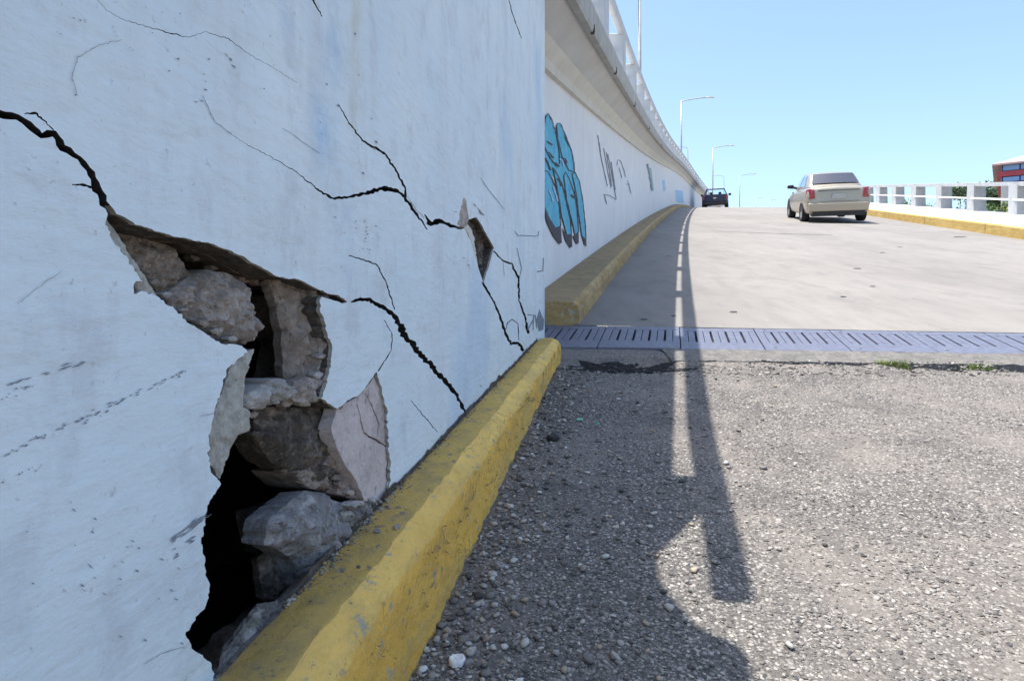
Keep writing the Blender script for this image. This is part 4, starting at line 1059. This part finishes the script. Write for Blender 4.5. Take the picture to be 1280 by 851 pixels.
bub = [[(38, 150), (50, 105), (62, 95), (80, 130), (105, 210), (120, 300), (122, 360), (100, 372), (70, 330), (38, 270)],
       [(104, 160), (112, 145), (126, 148), (158, 225), (185, 290), (198, 360), (200, 405), (170, 395), (135, 330), (112, 230)],
       [(38, 400), (55, 400), (80, 440), (105, 500), (120, 590), (127, 690), (105, 712), (70, 660), (38, 590)],
       [(84, 380), (110, 420), (135, 470), (155, 560), (178, 660), (185, 735), (160, 740), (132, 640), (110, 500)],
       [(143, 425), (155, 405), (172, 440), (200, 520), (214, 610), (223, 720), (205, 745), (186, 660), (160, 560)],
       [(188, 415), (205, 408), (225, 450), (245, 560), (258, 680), (263, 765), (240, 745), (225, 640), (210, 520)]]
gr_offs = .004
patch(G_([(38, 250), (110, 230), (180, 300), (205, 400), (225, 440), (235, 540), (200, 560), (150, 500), (90, 430), (38, 420)]), W_['blue_paint'], .0036, 'graffiti_letter')
for k, b in enumerate(bub): patch(G_(b), W_['blue_paint'], .004+.0006*k, 'graffiti_letter')
strokeg([G_(b+[b[0]]) for b in bub], 1.15, W_['black_paint'], .0095, 'graffiti_outline')
for b in ([(38, 590), (60, 640), (100, 712), (126, 690), (132, 780), (118, 788), (85, 745), (50, 670)], [(132, 700), (160, 742), (185, 735), (188, 800), (176, 808), (152, 770)], [(188, 742), (205, 745), (222, 725), (223, 782), (210, 788)], [(238, 742), (263, 765), (264, 800), (252, 790)]):
    patch(G_(b), W_['black_paint'], .010, 'graffiti_shadow')
strokeg([G_(p) for p in ([(42, 330), (55, 350), (72, 395)], [(95, 355), (112, 375), (120, 372)], [(130, 330), (150, 335), (158, 360)], [(108, 440), (120, 455), (128, 480)], [(180, 525), (196, 545)], [(203, 505), (206, 545), (190, 530)], [(60, 300), (90, 330)], [(52, 240), (80, 262)], [(150, 215), (172, 270)])], 1.8, W_['black_paint'], .0115, 'graffiti_outline')
strokeg([G_(p) for p in ([(118, 335), (135, 345), (142, 375)], [(62, 500), (85, 560)], [(85, 480), (110, 560)])], 1.6, W_['pale_blue_paint'], .0112, 'graffiti_highlight')
strokeg([G_(p) for p in ([(327, 210), (345, 330), (378, 480)], [(358, 280), (376, 380), (398, 490)], [(380, 310), (395, 380), (425, 550)], [(372, 300), (402, 480)], [(398, 350), (420, 500)], [(355, 525), (388, 528), (425, 552)], [(362, 530), (374, 575)], [(335, 250), (342, 300)])], .9, W_['grey_paint'], .006, 'graffiti_tag')
strokeg([G_(p) for p in ([(428, 370), (434, 340), (448, 345), (466, 395), (474, 430)], [(440, 380), (455, 440)], [(486, 450), (504, 520)], [(478, 470), (500, 470)])], .9, W_['grey_paint'], .006, 'graffiti_tag')
strokeg([G_([(590, 362), (600, 410), (615, 505)])], 2.2, W_['grey_paint'], .006, 'graffiti_tag')
patch(G_([(600, 380), (612, 385), (626, 500), (614, 510)]), W_['green_paint'], .005, 'graffiti_tag')
patch(G_([(670, 450), (684, 446), (690, 500), (678, 512)]), W_['pale_blue_paint'], .005, 'graffiti_tag')
patch(G_([(740, 500), (780, 505), (785, 570), (745, 560)]), W_['pale_blue_paint'], .005, 'graffiti_tag')

# ------------------------------------------------------------------ right walkway, kerb, railing
RD = list(np.arange(2, 12, .5))+list(np.arange(12, 40, 1))+list(np.arange(40, 125, 4))
def zRR(D): return zR(D) if D > 4.4 else (z_near(D) if D < 3.4 else z_near(3.4)+(zR(4.4)-z_near(3.4))*(D-3.4))
wk = tag(sweep('walkway', lambda D: [(xr(D)+.03, zRR(D)+.235), (xr(D)+2.75, zRR(D)+.28), (xr(D)+2.75, zRR(D)-.3), (xr(D)+.14, zRR(D)-.3), (xr(D)+.14, zRR(D)+.10), (xr(D)+.03, zRR(D)+.10)][::-1], RD, W_['walk']), 'white concrete walkway along the right side of the ramp', kind='structure')
yk = tag(empty('painted_kerb', (xr(14), 14, z_ramp(14))), 'faded yellow kerb edging the right-hand walkway beside the beige sedan', 'kerb')
D = 3.0
while D < 110:
    ln = 3.5 if D < 34 else 14
    Dl = list(np.arange(D, D+ln-.3, .5))+[D+ln-.02]
    def pr(d): return [(xr(d)+.13, zRR(d)-.2), (xr(d)+.13, zRR(d)+.232), (xr(d)+.0, zRR(d)+.225), (xr(d)-.02+.005*noise.noise(Vector((d*4, 0, 0))), zRR(d)+.20), (xr(d)-.03+.01*noise.noise(Vector((d*3, 9, 0))), zRR(d)-.2)]
    sweep('kerb_segment', pr, Dl, W_['yellow_sun'], yk); D += ln
rr = tag(empty('parapet_railing', (xr(18)+2.4, 18, z_ramp(18)+.27)), 'white concrete parapet with square posts and a thin middle rail on the right walkway', 'railing')
D = 16.8-2.6*5; rw = lambda D: xr(D)+2.4
while D < 100:
    L = .30; z = zRR(D)+.27; mb = MB(); sl_ = .18 if D < 30 else .12; dx = .27*L
    w_ = .40
    mb.hexa([(rw(D)-w_/2, D-L/2, z-.08), (rw(D)+w_/2, D-L/2, z-.08), (rw(D)+w_/2, D+L/2, z-.02), (rw(D)-w_/2, D+L/2, z-.02), (rw(D)-w_/2+.02, D-L/2, z+.78), (rw(D)+w_/2-.02, D-L/2, z+.78), (rw(D)+w_/2-.02, D+L/2, z+.80), (rw(D)-w_/2+.02, D+L/2, z+.80)])
    mb.build('post', W_['parapet'], rr, bevel=.01)
    D += 2.6 if D < 50 else 5.2
rlD = [d for d in RD if d > 3]
sweep('top_rail', lambda D: [(rw(D)-.12, zRR(D)+1.02), (rw(D)+.12, zRR(D)+1.02), (rw(D)+.12, zRR(D)+1.13), (rw(D)-.12, zRR(D)+1.13)], rlD, W_['parapet'], rr, bevel=.01)
sweep('middle_rail', lambda D: [(rw(D)-.19, zRR(D)+.64), (rw(D)-.14, zRR(D)+.64), (rw(D)-.14, zRR(D)+.69), (rw(D)-.19, zRR(D)+.69)], rlD, W_['walk'], rr)
# outer side of the ramp down to the ground
rs_ = tag(sweep('ramp_side_wall', lambda D: [(xr(D)+2.55, zRR(D)-.25), (xr(D)+2.72, zRR(D)-.25), (xr(D)+2.72, -3.2), (xr(D)+2.55, -3.2)][::-1], RD, W_['white_conc']), 'outer concrete side of the ramp below the right walkway', 'wall')
# ground
V = []; F = []; gx = [-1500, -300, -60, -20, 0, 20, 60, 300, 1500]; gy = [-1500, -300, -40, 0, 40, 150, 400, 1500]
for y in gy:
    for x in gx: V.append((x, y, -1.35 if y < 10 else -1.6))
for j in range(len(gy)-1):
    for i in range(len(gx)-1):
        a = j*len(gx)+i; F.append((a, a+1, a+len(gx)+1, a+len(gx)))
tag(mesh('ground', V, F, W_['soil']), 'dry ground below the ramp', kind='structure')

# ------------------------------------------------------------------ street lamps
def lamp_post(x, D, z0, ztop, arm, side=1, label='', r=.085):
    e = tag(empty('street_lamp', (x, D, z0)), label, 'street lamp', 'street lamps along the elevated road')
    mb = MB(); mb.tube([(x, D, z0), (x, D, z0+.02)], .17, 8); mb.build('base_plate', W_['pole'], e)
    mb = MB(); mb.tube([(x, D, z0), (x, D, (z0+ztop)/2), (x, D, ztop-.1)], [r, r*.85, r*.7], 10); mb.build('pole', W_['pole'], e, smooth=True)
    mb = MB(); pts = [(x+side*arm*t, D, ztop-.12+.62*math.sin(t*1.35)*arm/2.2*.55) for t in np.linspace(0, 1, 8)]; mb.tube(pts, .045, 6); mb.build('arm', W_['pole'], e, smooth=True)
    xx, yy, zz = pts[-1]; V = []; F = []; n = 10
    prof = [(-.08, .03, .03), (.05, .10, .05), (.25, .16, .075), (.5, .15, .07), (.66, .07, .035)]
    for a, b, c in prof:
        for k in range(n):
            t = k*2*math.pi/n; V.append((xx+side*a, yy+b*math.cos(t), zz+c*math.sin(t)*(1 if math.sin(t) > 0 else .6)))
    for i in range(len(prof)-1):
        for k in range(n): F.append((i*n+k, i*n+(k+1) % n, (i+1)*n+(k+1) % n, (i+1)*n+k))
    F += [tuple(range(n)), tuple((len(prof)-1)*n+k for k in range(n))]
    h = mesh('lamp_head', V, F, W_['lamp'], e, smooth=True)
    mb = MB(); mb.box(xx+side*.33-.16, xx+side*.33+.16, yy-.10, yy+.10, zz-.055, zz-.036); mb.build('lens', W_['lens'], h)
    return e
def lp(u, vt, D, arm, side, label, h=7.6): x = (u-640)/800*D; zt = (380-vt)/800*D; return lamp_post(x, D, zt-h, zt, arm, side, label)
lp(799.5, -12, 25, 2.2, -1, 'nearest and tallest street lamp, its pole rising out of the top of the photo')
lp(851.5, 125, 50, 1.9, 1, 'street lamp with its arm to the right, second nearest above the curving balustrade')
lp(891, 184, 75, 1.9, 1, 'street lamp right of the second one, its arm reaching right over the dark pickup')
lp(924.5, 219, 100, 1.9, 1, 'farthest large street lamp, standing right of the dark pickup beyond the crest')
lp(860, 184, 82, 1.7, -1, 'thin distant street lamp with its arm to the left just right of the second lamp')
lp(905, 220, 120, 1.5, -1, 'small distant street lamp between the third lamp and the farthest one')
lp(945, 248, 190, 1.2, 1, 'tiny far lamp post above the crest left of the sedan', 9)
lp(962, 250, 190, 1.2, 1, 'tiny far lamp post above the crest, closest to the sedan', 9)

# ------------------------------------------------------------------ vehicles
def loft(name, secs, mats, parent, closed_ends=True, mi=None, smooth=True, sub=0, tf=None):
    """secs = list of lists of (x,y,z) half sections, mirrored about x = 0"""
    V = []; n = len(secs[0]); m = 2*n-2 if False else 2*n
    for s_ in secs:
        V += [tf(p) for p in s_]+[tf((-p[0], p[1], p[2])) for p in s_[::-1]]
    F = []
    for i in range(len(secs)-1):
        for k in range(m):
            a = i*m+k; b = i*m+(k+1) % m; F.append((a, b, b+m, a+m))
    F.append(tuple(range(m-1, -1, -1))); F.append(tuple((len(secs)-1)*m+k for k in range(m)))
    o = mesh(name, V, F, mats, parent, smooth)
    if sub:
        s2 = o.modifiers.new('sub', 'SUBSURF'); s2.levels = s2.render_levels = sub
    return o
def place(ox, oy, oz, yaw, slope):
    Rm = Matrix.Translation((ox, oy, oz)) @ Matrix.Rotation(yaw, 4, 'Z') @ Matrix.Rotation(slope, 4, 'X')
    return lambda p: tuple(Rm @ Vector(p))
def wheel(cx, cy, r, wd_, parent, tf, side):
    def ring(prof, mat, name, par, seg=24):
        V = []; F = []
        for (a, b) in prof:
            for k in range(seg):
                t = k*2*math.pi/seg; V.append(tf((cx+side*a, cy+b*math.cos(t), r+b*math.sin(t))))
        for i in range(len(prof)-1):
            for k in range(seg): F.append((i*seg+k, i*seg+(k+1) % seg, (i+1)*seg+(k+1) % seg, (i+1)*seg+k))
        return mesh(name, V, F, mat, par, True)
    wh = empty('wheel', tf((cx, cy, r))); wh.parent = parent; wh.location = Vector(tf((cx, cy, r)))-wloc(parent)
    ring([(-wd_, r*.6), (-wd_, r*.93), (-wd_*.8, r), (-.02, r), (0, r*.93), (-.004, r*.66), (-.03, r*.62)], W_['tyre'], 'tyre', wh)
    ring([(-.03, r*.64), (-.012, r*.60), (-.012, r*.52), (-.03, r*.46), (-.02, r*.2), (-.008, r*.12), (-.008, .001)], W_['rimm'], 'rim', wh, 24)
    return wh
def quad(name, p, mat, parent, tf, off=None):
    return mesh(name, [tf(q) for q in p], [tuple(range(len(p)))], mat, parent)

def sedan(x, D, yaw, label):
    z = zR(D); tf = place(x, D, z+.005, yaw, math.atan(.18*math.cos(yaw)))
    e = tag(empty('sedan_car', (x, D, z)), label, 'car')
    S = []
    for y, w_, zb, zs, zc in [(0.0, .70, .36, .60, .62), (.03, .775, .27, .66, .68), (.06, .80, .25, .93, .965), (.12, .815, .24, .985, 1.01), (.40, .83, .23, 1.0, 1.03), (.75, .84, .22, .985, 1.03), (1.3, .845, .2, .965, 1.0), (2.2, .845, .2, .93, .97),
                              (3.05, .84, .2, .89, .95), (3.6, .82, .22, .80, .86), (4.05, .77, .25, .68, .75), (4.2, .70, .30, .60, .66), (4.25, .62, .36, .52, .56)]:
        S.append([(0, y, zb), (w_*.86, y, zb), (w_*.965, y, zb+.07), (w_, y, (zb+zs)/2-.02), (w_*.985, y, zs-.13), (w_*.93, y, zs-.035), (w_*.78, y, zs+.01), (0, y, zc)])
    body = loft('body', S, W_['gold'], e, sub=2, tf=tf)
    # cabin
    C2 = []
    for y, wb, zb, wt, zt in [(.50, .66, 1.00, .60, 1.02), (.62, .69, 1.0, .615, 1.09), (1.02, .73, .97, .585, 1.37), (1.25, .745, .97, .575, 1.405), (1.8, .75, .95, .575, 1.42), (2.25, .745, .95, .57, 1.40), (2.55, .73, .93, .585, 1.28), (3.05, .69, .90, .63, .93)]:
        C2.append([(0, y, zb-.08), (wb, y, zb-.05), (wb, y, zb), (wb*.55+wt*.45, y, zb*.55+zt*.45), (wt+.012, y, zt-.045), (wt-.05, y, zt-.008), (0, y, zt+.01)])
    loft('cabin', C2, W_['gold'], e, sub=2, tf=tf)
    def side_pt(y, t, s, off=.012):
        pts = [(.55, .668, 1.0, .604, 1.05), (1.02, .73, .97, .585, 1.37), (1.25, .745, .97, .575, 1.405), (1.8, .75, .95, .575, 1.42), (2.25, .745, .95, .57, 1.40), (2.55, .73, .93, .585, 1.28), (3.05, .69, .90, .63, .93)]
        for a, b in zip(pts[:-1], pts[1:]):
            if a[0] <= y <= b[0]:
                q = (y-a[0])/(b[0]-a[0]); wb, zb, wt, zt = [a[i]*(1-q)+b[i]*q for i in (1, 2, 3, 4)]; break
        return (s*(wb*(1-t)+wt*t+off), y, zb*(1-t)+(zt-.03)*t)
    for s in (-1, 1):
        quad('side_window', [side_pt(y, t, s) for y, t in ((1.0, .16), (1.72, .13), (1.72, .86), (1.28, .86))], W_['sglass'], e, tf)
        quad('side_window', [side_pt(y, t, s) for y, t in ((1.79, .13), (2.80, .22), (2.30, .84), (1.79, .86))], W_['sglass'], e, tf)
    # rear window
    rw_ = [(-.60, .63, 1.075), (.60, .63, 1.075), (.515, .985, 1.345), (-.515, .985, 1.345)]
    V = []; F = []; nn = 10
    for j in range(6):
        for i in range(nn+1):
            a = i/nn; b = j/5; x0 = (rw_[0][0]*(1-b)+rw_[3][0]*b); xx = x0*(1-2*a); yy = rw_[0][1]*(1-b)+rw_[3][1]*b; zz = rw_[0][2]*(1-b)+rw_[3][2]*b
            cr = (1-(2*a-1)**2); V.append(tf((xx, yy-.035-.03*cr, zz+.012+.012*cr)))
    for j in range(5):
        for i in range(nn): k = j*(nn+1)+i; F.append((k, k+1, k+nn+2, k+nn+1))
    mesh('rear_window', V, F, W_['cglass'], e, True)
    quad('windscreen', [(-.58, 2.98, 1.0), (.58, 2.98, 1.0), (.52, 2.42, 1.375), (-.52, 2.42, 1.375)], W_['cglass'], e, tf)
    # trunk seam, bumper, plate, lamps
    mb = MB()
    def bx(m_, x0, x1, y0, y1, z0, z1): m_.hexa([tf(p) for p in [(x0, y0, z0), (x1, y0, z0), (x1, y1, z0), (x0, y1, z0), (x0, y0, z1), (x1, y0, z1), (x1, y1, z1), (x0, y1, z1)]])
    bx(mb, -.52, .52, .020, .2, .905, .912); bx(mb, -.50, .50, .0, .2, .60, .606); mb.build('boot_seam', W_['black'], e)
    mb = MB(); mb.hexa([tf(p) for p in [(-.74, -.045, .335), (.74, -.045, .335), (.80, .25, .30), (-.80, .25, .30), (-.75, -.05, .56), (.75, -.05, .56), (.815, .25, .585), (-.815, .25, .585)]])
    b_ = mb.build('rear_bumper', W_['gold'], e, bevel=.03)
    mb = MB(); bx(mb, -.17, .17, .0, .03, .66, .80); mb.build('number_plate', W_['plate'], e)
    mb = MB(); bx(mb, -.66, .66, -.02, .3, .20, .335); mb.build('lower_valance', W_['black'], e)
    for s in (-1, 1):
        V = [(s*.60, .0, .70), (s*.74, .02, .68), (s*.815, .16, .70), (s*.80, .20, .93), (s*.73, .05, .955), (s*.62, .02, .94), (s*.69, -.008, .82)]
        mesh('tail_light', [tf(p) for p in V]+[tf((p[0]*.96, p[1]+.1, p[2])) for p in V[:6]], [(0, 1, 6), (1, 2, 3, 4, 6), (4, 5, 6), (5, 0, 6), (0, 7, 8, 1), (1, 8, 9, 2), (2, 9, 10, 3), (3, 10, 11, 4), (4, 11, 12, 5), (5, 12, 7, 0)], W_['red'], e, smooth=False)
        mb = MB(); mb.tube([tf(p) for p in [(s*.66, 2.66, .96), (s*.84, 2.62, 1.02)]], .035, 6); mb.build('mirror_arm', W_['black'], e)
        mb = MB(); mb.hexa([tf(p) for p in [(s*.80, 2.56, .96), (s*.97, 2.58, .98), (s*.98, 2.70, .98), (s*.80, 2.70, .96), (s*.80, 2.56, 1.09), (s*.97, 2.58, 1.08), (s*.97, 2.68, 1.07), (s*.80, 2.68, 1.08)]]); mb.build('wing_mirror', W_['black'], e, bevel=.02)
        mb = MB()
        for y in (1.74, 2.72): bx(mb, s*.80-.012, s*.80+.012, y, y+.012, .40, .86)
        mb.build('door_seam', W_['black'], e)
        mb = MB(); bx(mb, s*.815-.014, s*.815+.014, 1.15, 3.05, .50, .54); mb.build('side_moulding', W_['black'], e)
        for y in (1.32, 2.25):
            mb = MB(); bx(mb, s*.81-.02, s*.81+.02, y, y+.17, .78, .81); mb.build('door_handle', W_['gold'], e, bevel=.005)
        for y in (.82, 3.38):   # wheel arch lip and wheel
            V = []; F = []; N = 14
            for k in range(N+1):
                t = math.pi*k/N; 
                for rr_ in (.36, .05): V.append(tf((s*(.828), y+rr_*math.cos(t), .295+rr_*math.sin(t))))
            F = [(2*k, 2*k+1, 2*k+3, 2*k+2) for k in range(N)]
            mesh('wheel_arch', V, F, W_['black'], e)
            wheel(s*.835, y, .30, .20, e, tf, s)
    return e
Dc = 17.6; xc = (1047.5-640)/800*Dc
sedan(xc, Dc, -math.atan(.285), 'gold beige four-door sedan seen from behind, driving up the right lane beside the yellow kerb')

def pickup(x, D, yaw, label):
    z = zR(D); tf = place(x, D, z+.005, yaw, math.atan(.11))
    e = tag(empty('pickup_truck', (x, D, z)), label, 'pickup truck')
    S = []
    for y, w_, zb, zs in [(0, .86, .50, 1.12), (.06, .90, .45, 1.15), (1.7, .92, .42, 1.15), (1.75, .92, .42, 1.15), (3.2, .93, .42, 1.14), (3.9, .92, .42, 1.10), (4.9, .88, .45, 1.02), (5.1, .80, .5, .9)]:
        S.append([(0, y, zb), (w_*.9, y, zb), (w_, y, zb+.1), (w_, y, zs-.1), (w_*.97, y, zs), (0, y, zs+(.02 if y > 3.3 else 0))])
    loft('body', S, W_['navy'], e, tf=tf)
    mb = MB()
    def bx(m_, x0, x1, y0, y1, z0, z1): m_.hexa([tf(p) for p in [(x0, y0, z0), (x1, y0, z0), (x1, y1, z0), (x0, y1, z0), (x0, y0, z1), (x1, y0, z1), (x1, y1, z1), (x0, y1, z1)]])
    bx(mb, -.70, .70, -.03, .0, .62, 1.13); mb.build('tailgate', W_['navy'], e, bevel=.01)
    mb = MB(); V = []; n = 16
    V = [tf((.12*math.cos(2*math.pi*k/n), -.036, .88+.05*math.sin(2*math.pi*k/n))) for k in range(n)]; mesh('emblem', V, [tuple(range(n))], W_['chrome'], e)
    mb = MB(); bx(mb, -.9, .9, -.14, .05, .40, .56); mb.build('rear_bumper', W_['black'], e, bevel=.02)
    # open-looking cab: posts, roof and glass at front and back
    roofz = 1.68
    mb = MB(); bx(mb, -.66, .66, 1.95, 3.05, roofz-.05, roofz); mb.build('roof', W_['navy'], e, bevel=.02)
    for s in (-1, 1):
        for (y0, y1) in ((1.75, 1.98), (3.75, 3.02)):
            mb = MB(); mb.hexa([tf(p) for p in [(s*.84-.04, y0, 1.12), (s*.84+.04, y0, 1.12), (s*.84+.04, y0+.12, 1.12), (s*.84-.04, y0+.12, 1.12), (s*.63-.035, y1, roofz-.02), (s*.63+.035, y1, roofz-.02), (s*.63+.035, y1+.1, roofz-.02), (s*.63-.035, y1+.1, roofz-.02)]]); mb.build('pillar', W_['navy'], e)
        mb = MB(); mb.hexa([tf(p) for p in [(s*.95-.02, 3.35, 1.18), (s*1.14, 3.38, 1.20), (s*1.12, 3.48, 1.20), (s*.95-.02, 3.48, 1.18), (s*.95-.02, 3.35, 1.36), (s*1.14, 3.38, 1.36), (s*1.12, 3.48, 1.36), (s*.95-.02, 3.48, 1.36)]]); mb.build('wing_mirror', W_['black'], e, bevel=.02)
        mb = MB(); bx(mb, s*.80-.06, s*.80+.06, -.025, .0, .75, 1.08); mb.build('tail_light', W_['red'], e)
        for y in (.95, 4.2): wheel(s*.93, y, .37, .24, e, tf, s)
        mb = MB(); mb.tube([tf((s*.32, 2.35, 1.1)), tf((s*.32, 2.32, 1.42))], .11, 8); mb.build('headrest', W_['black'], e)
    for (y0, y1) in ((1.80, 2.02), (3.72, 3.05)):
        quad('window', [(-.78, y0, 1.16), (.78, y0, 1.16), (.60, y1, roofz-.06), (-.60, y1, roofz-.06)], W_['tglass'], e, tf)
    return e
m = M('clear_glass', .02, .5); m.color((.85, .92, .95)); m.b.inputs['Transmission Weight'].default_value = 1.0; m.b.inputs['IOR'].default_value = 1.02; W_['tglass'] = m.m
Dp = 47; pickup((893.5-640)/800*Dp, Dp, -math.atan(.345), 'dark blue pickup truck seen from behind near the crest of the ramp')

# ------------------------------------------------------------------ building and vegetation on the right
def building():
    D0 = 60.; X0 = (1246-640)/800*D0
    e = tag(empty('office_building', (X0, D0, -1.6)), 'office building with red bands and dusty pink roof beyond the right railing', 'building')
    a = Vector((X0, D0, 0)); d = Vector((.79, -.61, 0)).normalized(); nrm = Vector((-d.y, d.x, 0))   # facade runs right and nearer
    L = 17; W2 = 14
    def bx(name, s0, s1, n0, n1, z0, z1, mat, par=e, bevel=0):
        P = [a+d*s0+nrm*n0, a+d*s1+nrm*n0, a+d*s1+nrm*n1, a+d*s0+nrm*n1]; mb = MB()
        mb.hexa([(p.x, p.y, z0) for p in P]+[(p.x, p.y, z1) for p in P]); return mb.build(name, mat, par, bevel=bevel)
    zz = lambda v: (380-v)/800*D0
    bx('wall', .3, L, .3, W2, -1.6, zz(206), W_['cream'])
    flo = [(zz(215), zz(221.5)), (zz(232), zz(238)), (zz(249), zz(254))]
    bx('red_band', 0, L+.2, 0, .4, zz(221.5), zz(215.3), W_['redwall'])
    bx('red_band', 0, .4, .4, W2, zz(221.5), zz(215.3), W_['redwall'])
    for z0, z1 in ((zz(215), zz(206.5)), (zz(229), zz(221.8))):
        s = .35
        while s < L-.5:
            f_ = bx('window_frame', s, s+2.75, .14, .298, z0, z1, W_['frame_blue'])
            bx('pane', s+.12, s+1.3, .09, .139, z0+.06, z1-.06, W_['bglass'], f_); bx('pane', s+1.42, s+2.63, .09, .139, z0+.06, z1-.06, W_['bglass'], f_)
            s += 2.95
    bx('lower_storey', 1.6, L, -.2, .1, zz(262), zz(236), W_['brick'])
    # louvres
    s = 1.8
    while s < 9: bx('louvre', s, s+.18, -.32, -.202, zz(258), zz(237), W_['cream']); s += .6
    # hipped roof
    r0, r1 = zz(205.6), zz(178)
    P = [a+d*(-.35)+nrm*(-.35), a+d*(L+.9)+nrm*(-.35), a+d*(L+.9)+nrm*(W2+.9), a+d*(-.35)+nrm*(W2+.35), a+d*(3.2)+nrm*(W2/2), a+d*(L-3.2)+nrm*(W2/2)]
    V = [(p.x, p.y, r0) for p in P[:4]]+[(p.x, p.y, r1) for p in P[4:]]
    rf = mesh('roof', V+[(p.x, p.y, r0-.15) for p in P[:4]], [(0, 1, 5, 4), (1, 2, 5), (2, 3, 4, 5), (3, 0, 4), (0, 6, 7, 1), (1, 7, 8, 2), (2, 8, 9, 3), (3, 9, 6, 0), (9, 8, 7, 6)], W_['roof'], e)
    bx('roof_vent', 3.0, 3.9, W2/2-.4, W2/2+.4, r1-.3, r1+.35, W_['brick'], rf)
building()

def tree(name, u, vtop, D, w_, h_, tint, label, cat='tree', n=1500, leaf=.12, seed=0, group=None):
    """crown of many leaf-sized faces in clumps, tapered trunk with limbs"""
    rs = np.random.default_rng(seed); x = (u-640)/800*D; zt = (380-vtop)/800*D; zb = -1.6
    e = tag(empty(name, (x, D, zb)), label, cat, group)
    cz = zt-h_/2
    mb = MB(); mb.tube([(x, D, zb), (x+.1, D, (zb+cz)/2), (x, D, cz)], [.05*h_+.05, .035*h_+.04, .03], 7); tk = mb.build('trunk', W_['bark'], e)
    mb = MB()
    for k in range(7):
        t = rs.uniform(0, 6.28); z0 = cz-h_*rs.uniform(.1, .5); mb.tube([(x, D, z0), (x+math.cos(t)*w_*.22, D+math.sin(t)*w_*.22, z0+h_*.25), (x+math.cos(t)*w_*.38, D+math.sin(t)*w_*.38, z0+h_*.45)], [.05, .035, .015], 5)
    mb.build('limb', W_['bark'], e)
    nc = 26; c = rs.normal(0, 1, (nc, 3)); c /= np.linalg.norm(c, axis=1)[:, None]; c *= (rs.random(nc)**.5)[:, None]*.78
    ci = rs.integers(0, nc, n); p = c[ci]+rs.normal(0, .17, (n, 3))
    P = np.stack([x+p[:, 0]*w_/2, D+p[:, 1]*w_/2, cz+p[:, 2]*h_/2], 1)
    a = rs.normal(0, 1, (n, 3)); a /= np.linalg.norm(a, axis=1)[:, None]; b = rs.normal(0, 1, (n, 3)); b -= a*(a*b).sum(1)[:, None]; b /= np.linalg.norm(b, axis=1)[:, None]
    L = leaf*rs.uniform(.6, 1.3, (n, 1)); Vv = np.stack([P-a*L, P+b*L*.5, P+a*L, P-b*L*.5], 1).reshape(-1, 3)
    off = wloc(e); me = bpy.data.meshes.new('crown'); me.from_pydata((Vv-np.array(off)).tolist(), [], [(4*i, 4*i+1, 4*i+2, 4*i+3) for i in range(n)])
    col = np.array(tint)[None]*np.repeat((.6+.8*rs.random(nc))[ci], 4)[:, None]*np.repeat(rs.uniform(.8, 1.2, n), 4)[:, None]
    at = me.color_attributes.new('tint', 'FLOAT_COLOR', 'POINT'); at.data.foreach_set('color', np.concatenate([np.clip(col, 0, 1), np.ones((len(col), 1))], 1).ravel().astype(np.float32))
    me.materials.append(W_['leaf']); o = bpy.data.objects.new('crown', me); COL.objects.link(o); o.parent = e
    return e
tree('tree', 1137, 245.5, 34, 1.0, 2.2, (.30, .34, .05), 'yellow-green bush seen through the railing between the third and fourth visible posts', seed=1, n=900, leaf=.09)
tree('tree', 1160, 252, 36, 1.3, 1.6, (.22, .30, .16), 'small pale green bush showing low behind the railing right of the yellow-green one', seed=2, n=700, leaf=.09)
tree('tree', 1240, 251, 26, 1.2, 1.9, (.16, .22, .09), 'grey-green bush between the two right-hand posts, the left one there', seed=3, n=1200, leaf=.07)
tree('tree', 1254, 249.5, 27, 1.2, 1.9, (.20, .24, .05), 'olive green bush between the two right-hand posts, the middle one there', seed=4, n=1200, leaf=.07)
tree('tree', 1267, 251, 26, 1.0, 2.0, (.26, .27, .06), 'yellowish bush just left of the rightmost post', seed=5, n=1000, leaf=.07)
tree('tree', 1243, 225, 95, 9, 6, (.10, .14, .12), 'distant dull green tree under the left corner of the red-banded building', seed=6, n=2500, leaf=.35)
tree('tree', 1262, 226, 95, 8, 6, (.10, .14, .12), 'distant dull green tree under the middle of the red-banded building', seed=7, n=2500, leaf=.35)
tree('tree', 1200, 229, 120, 7, 3, (.12, .16, .13), 'distant low tree top just over the railing left of the building', seed=8, n=1500, leaf=.3)
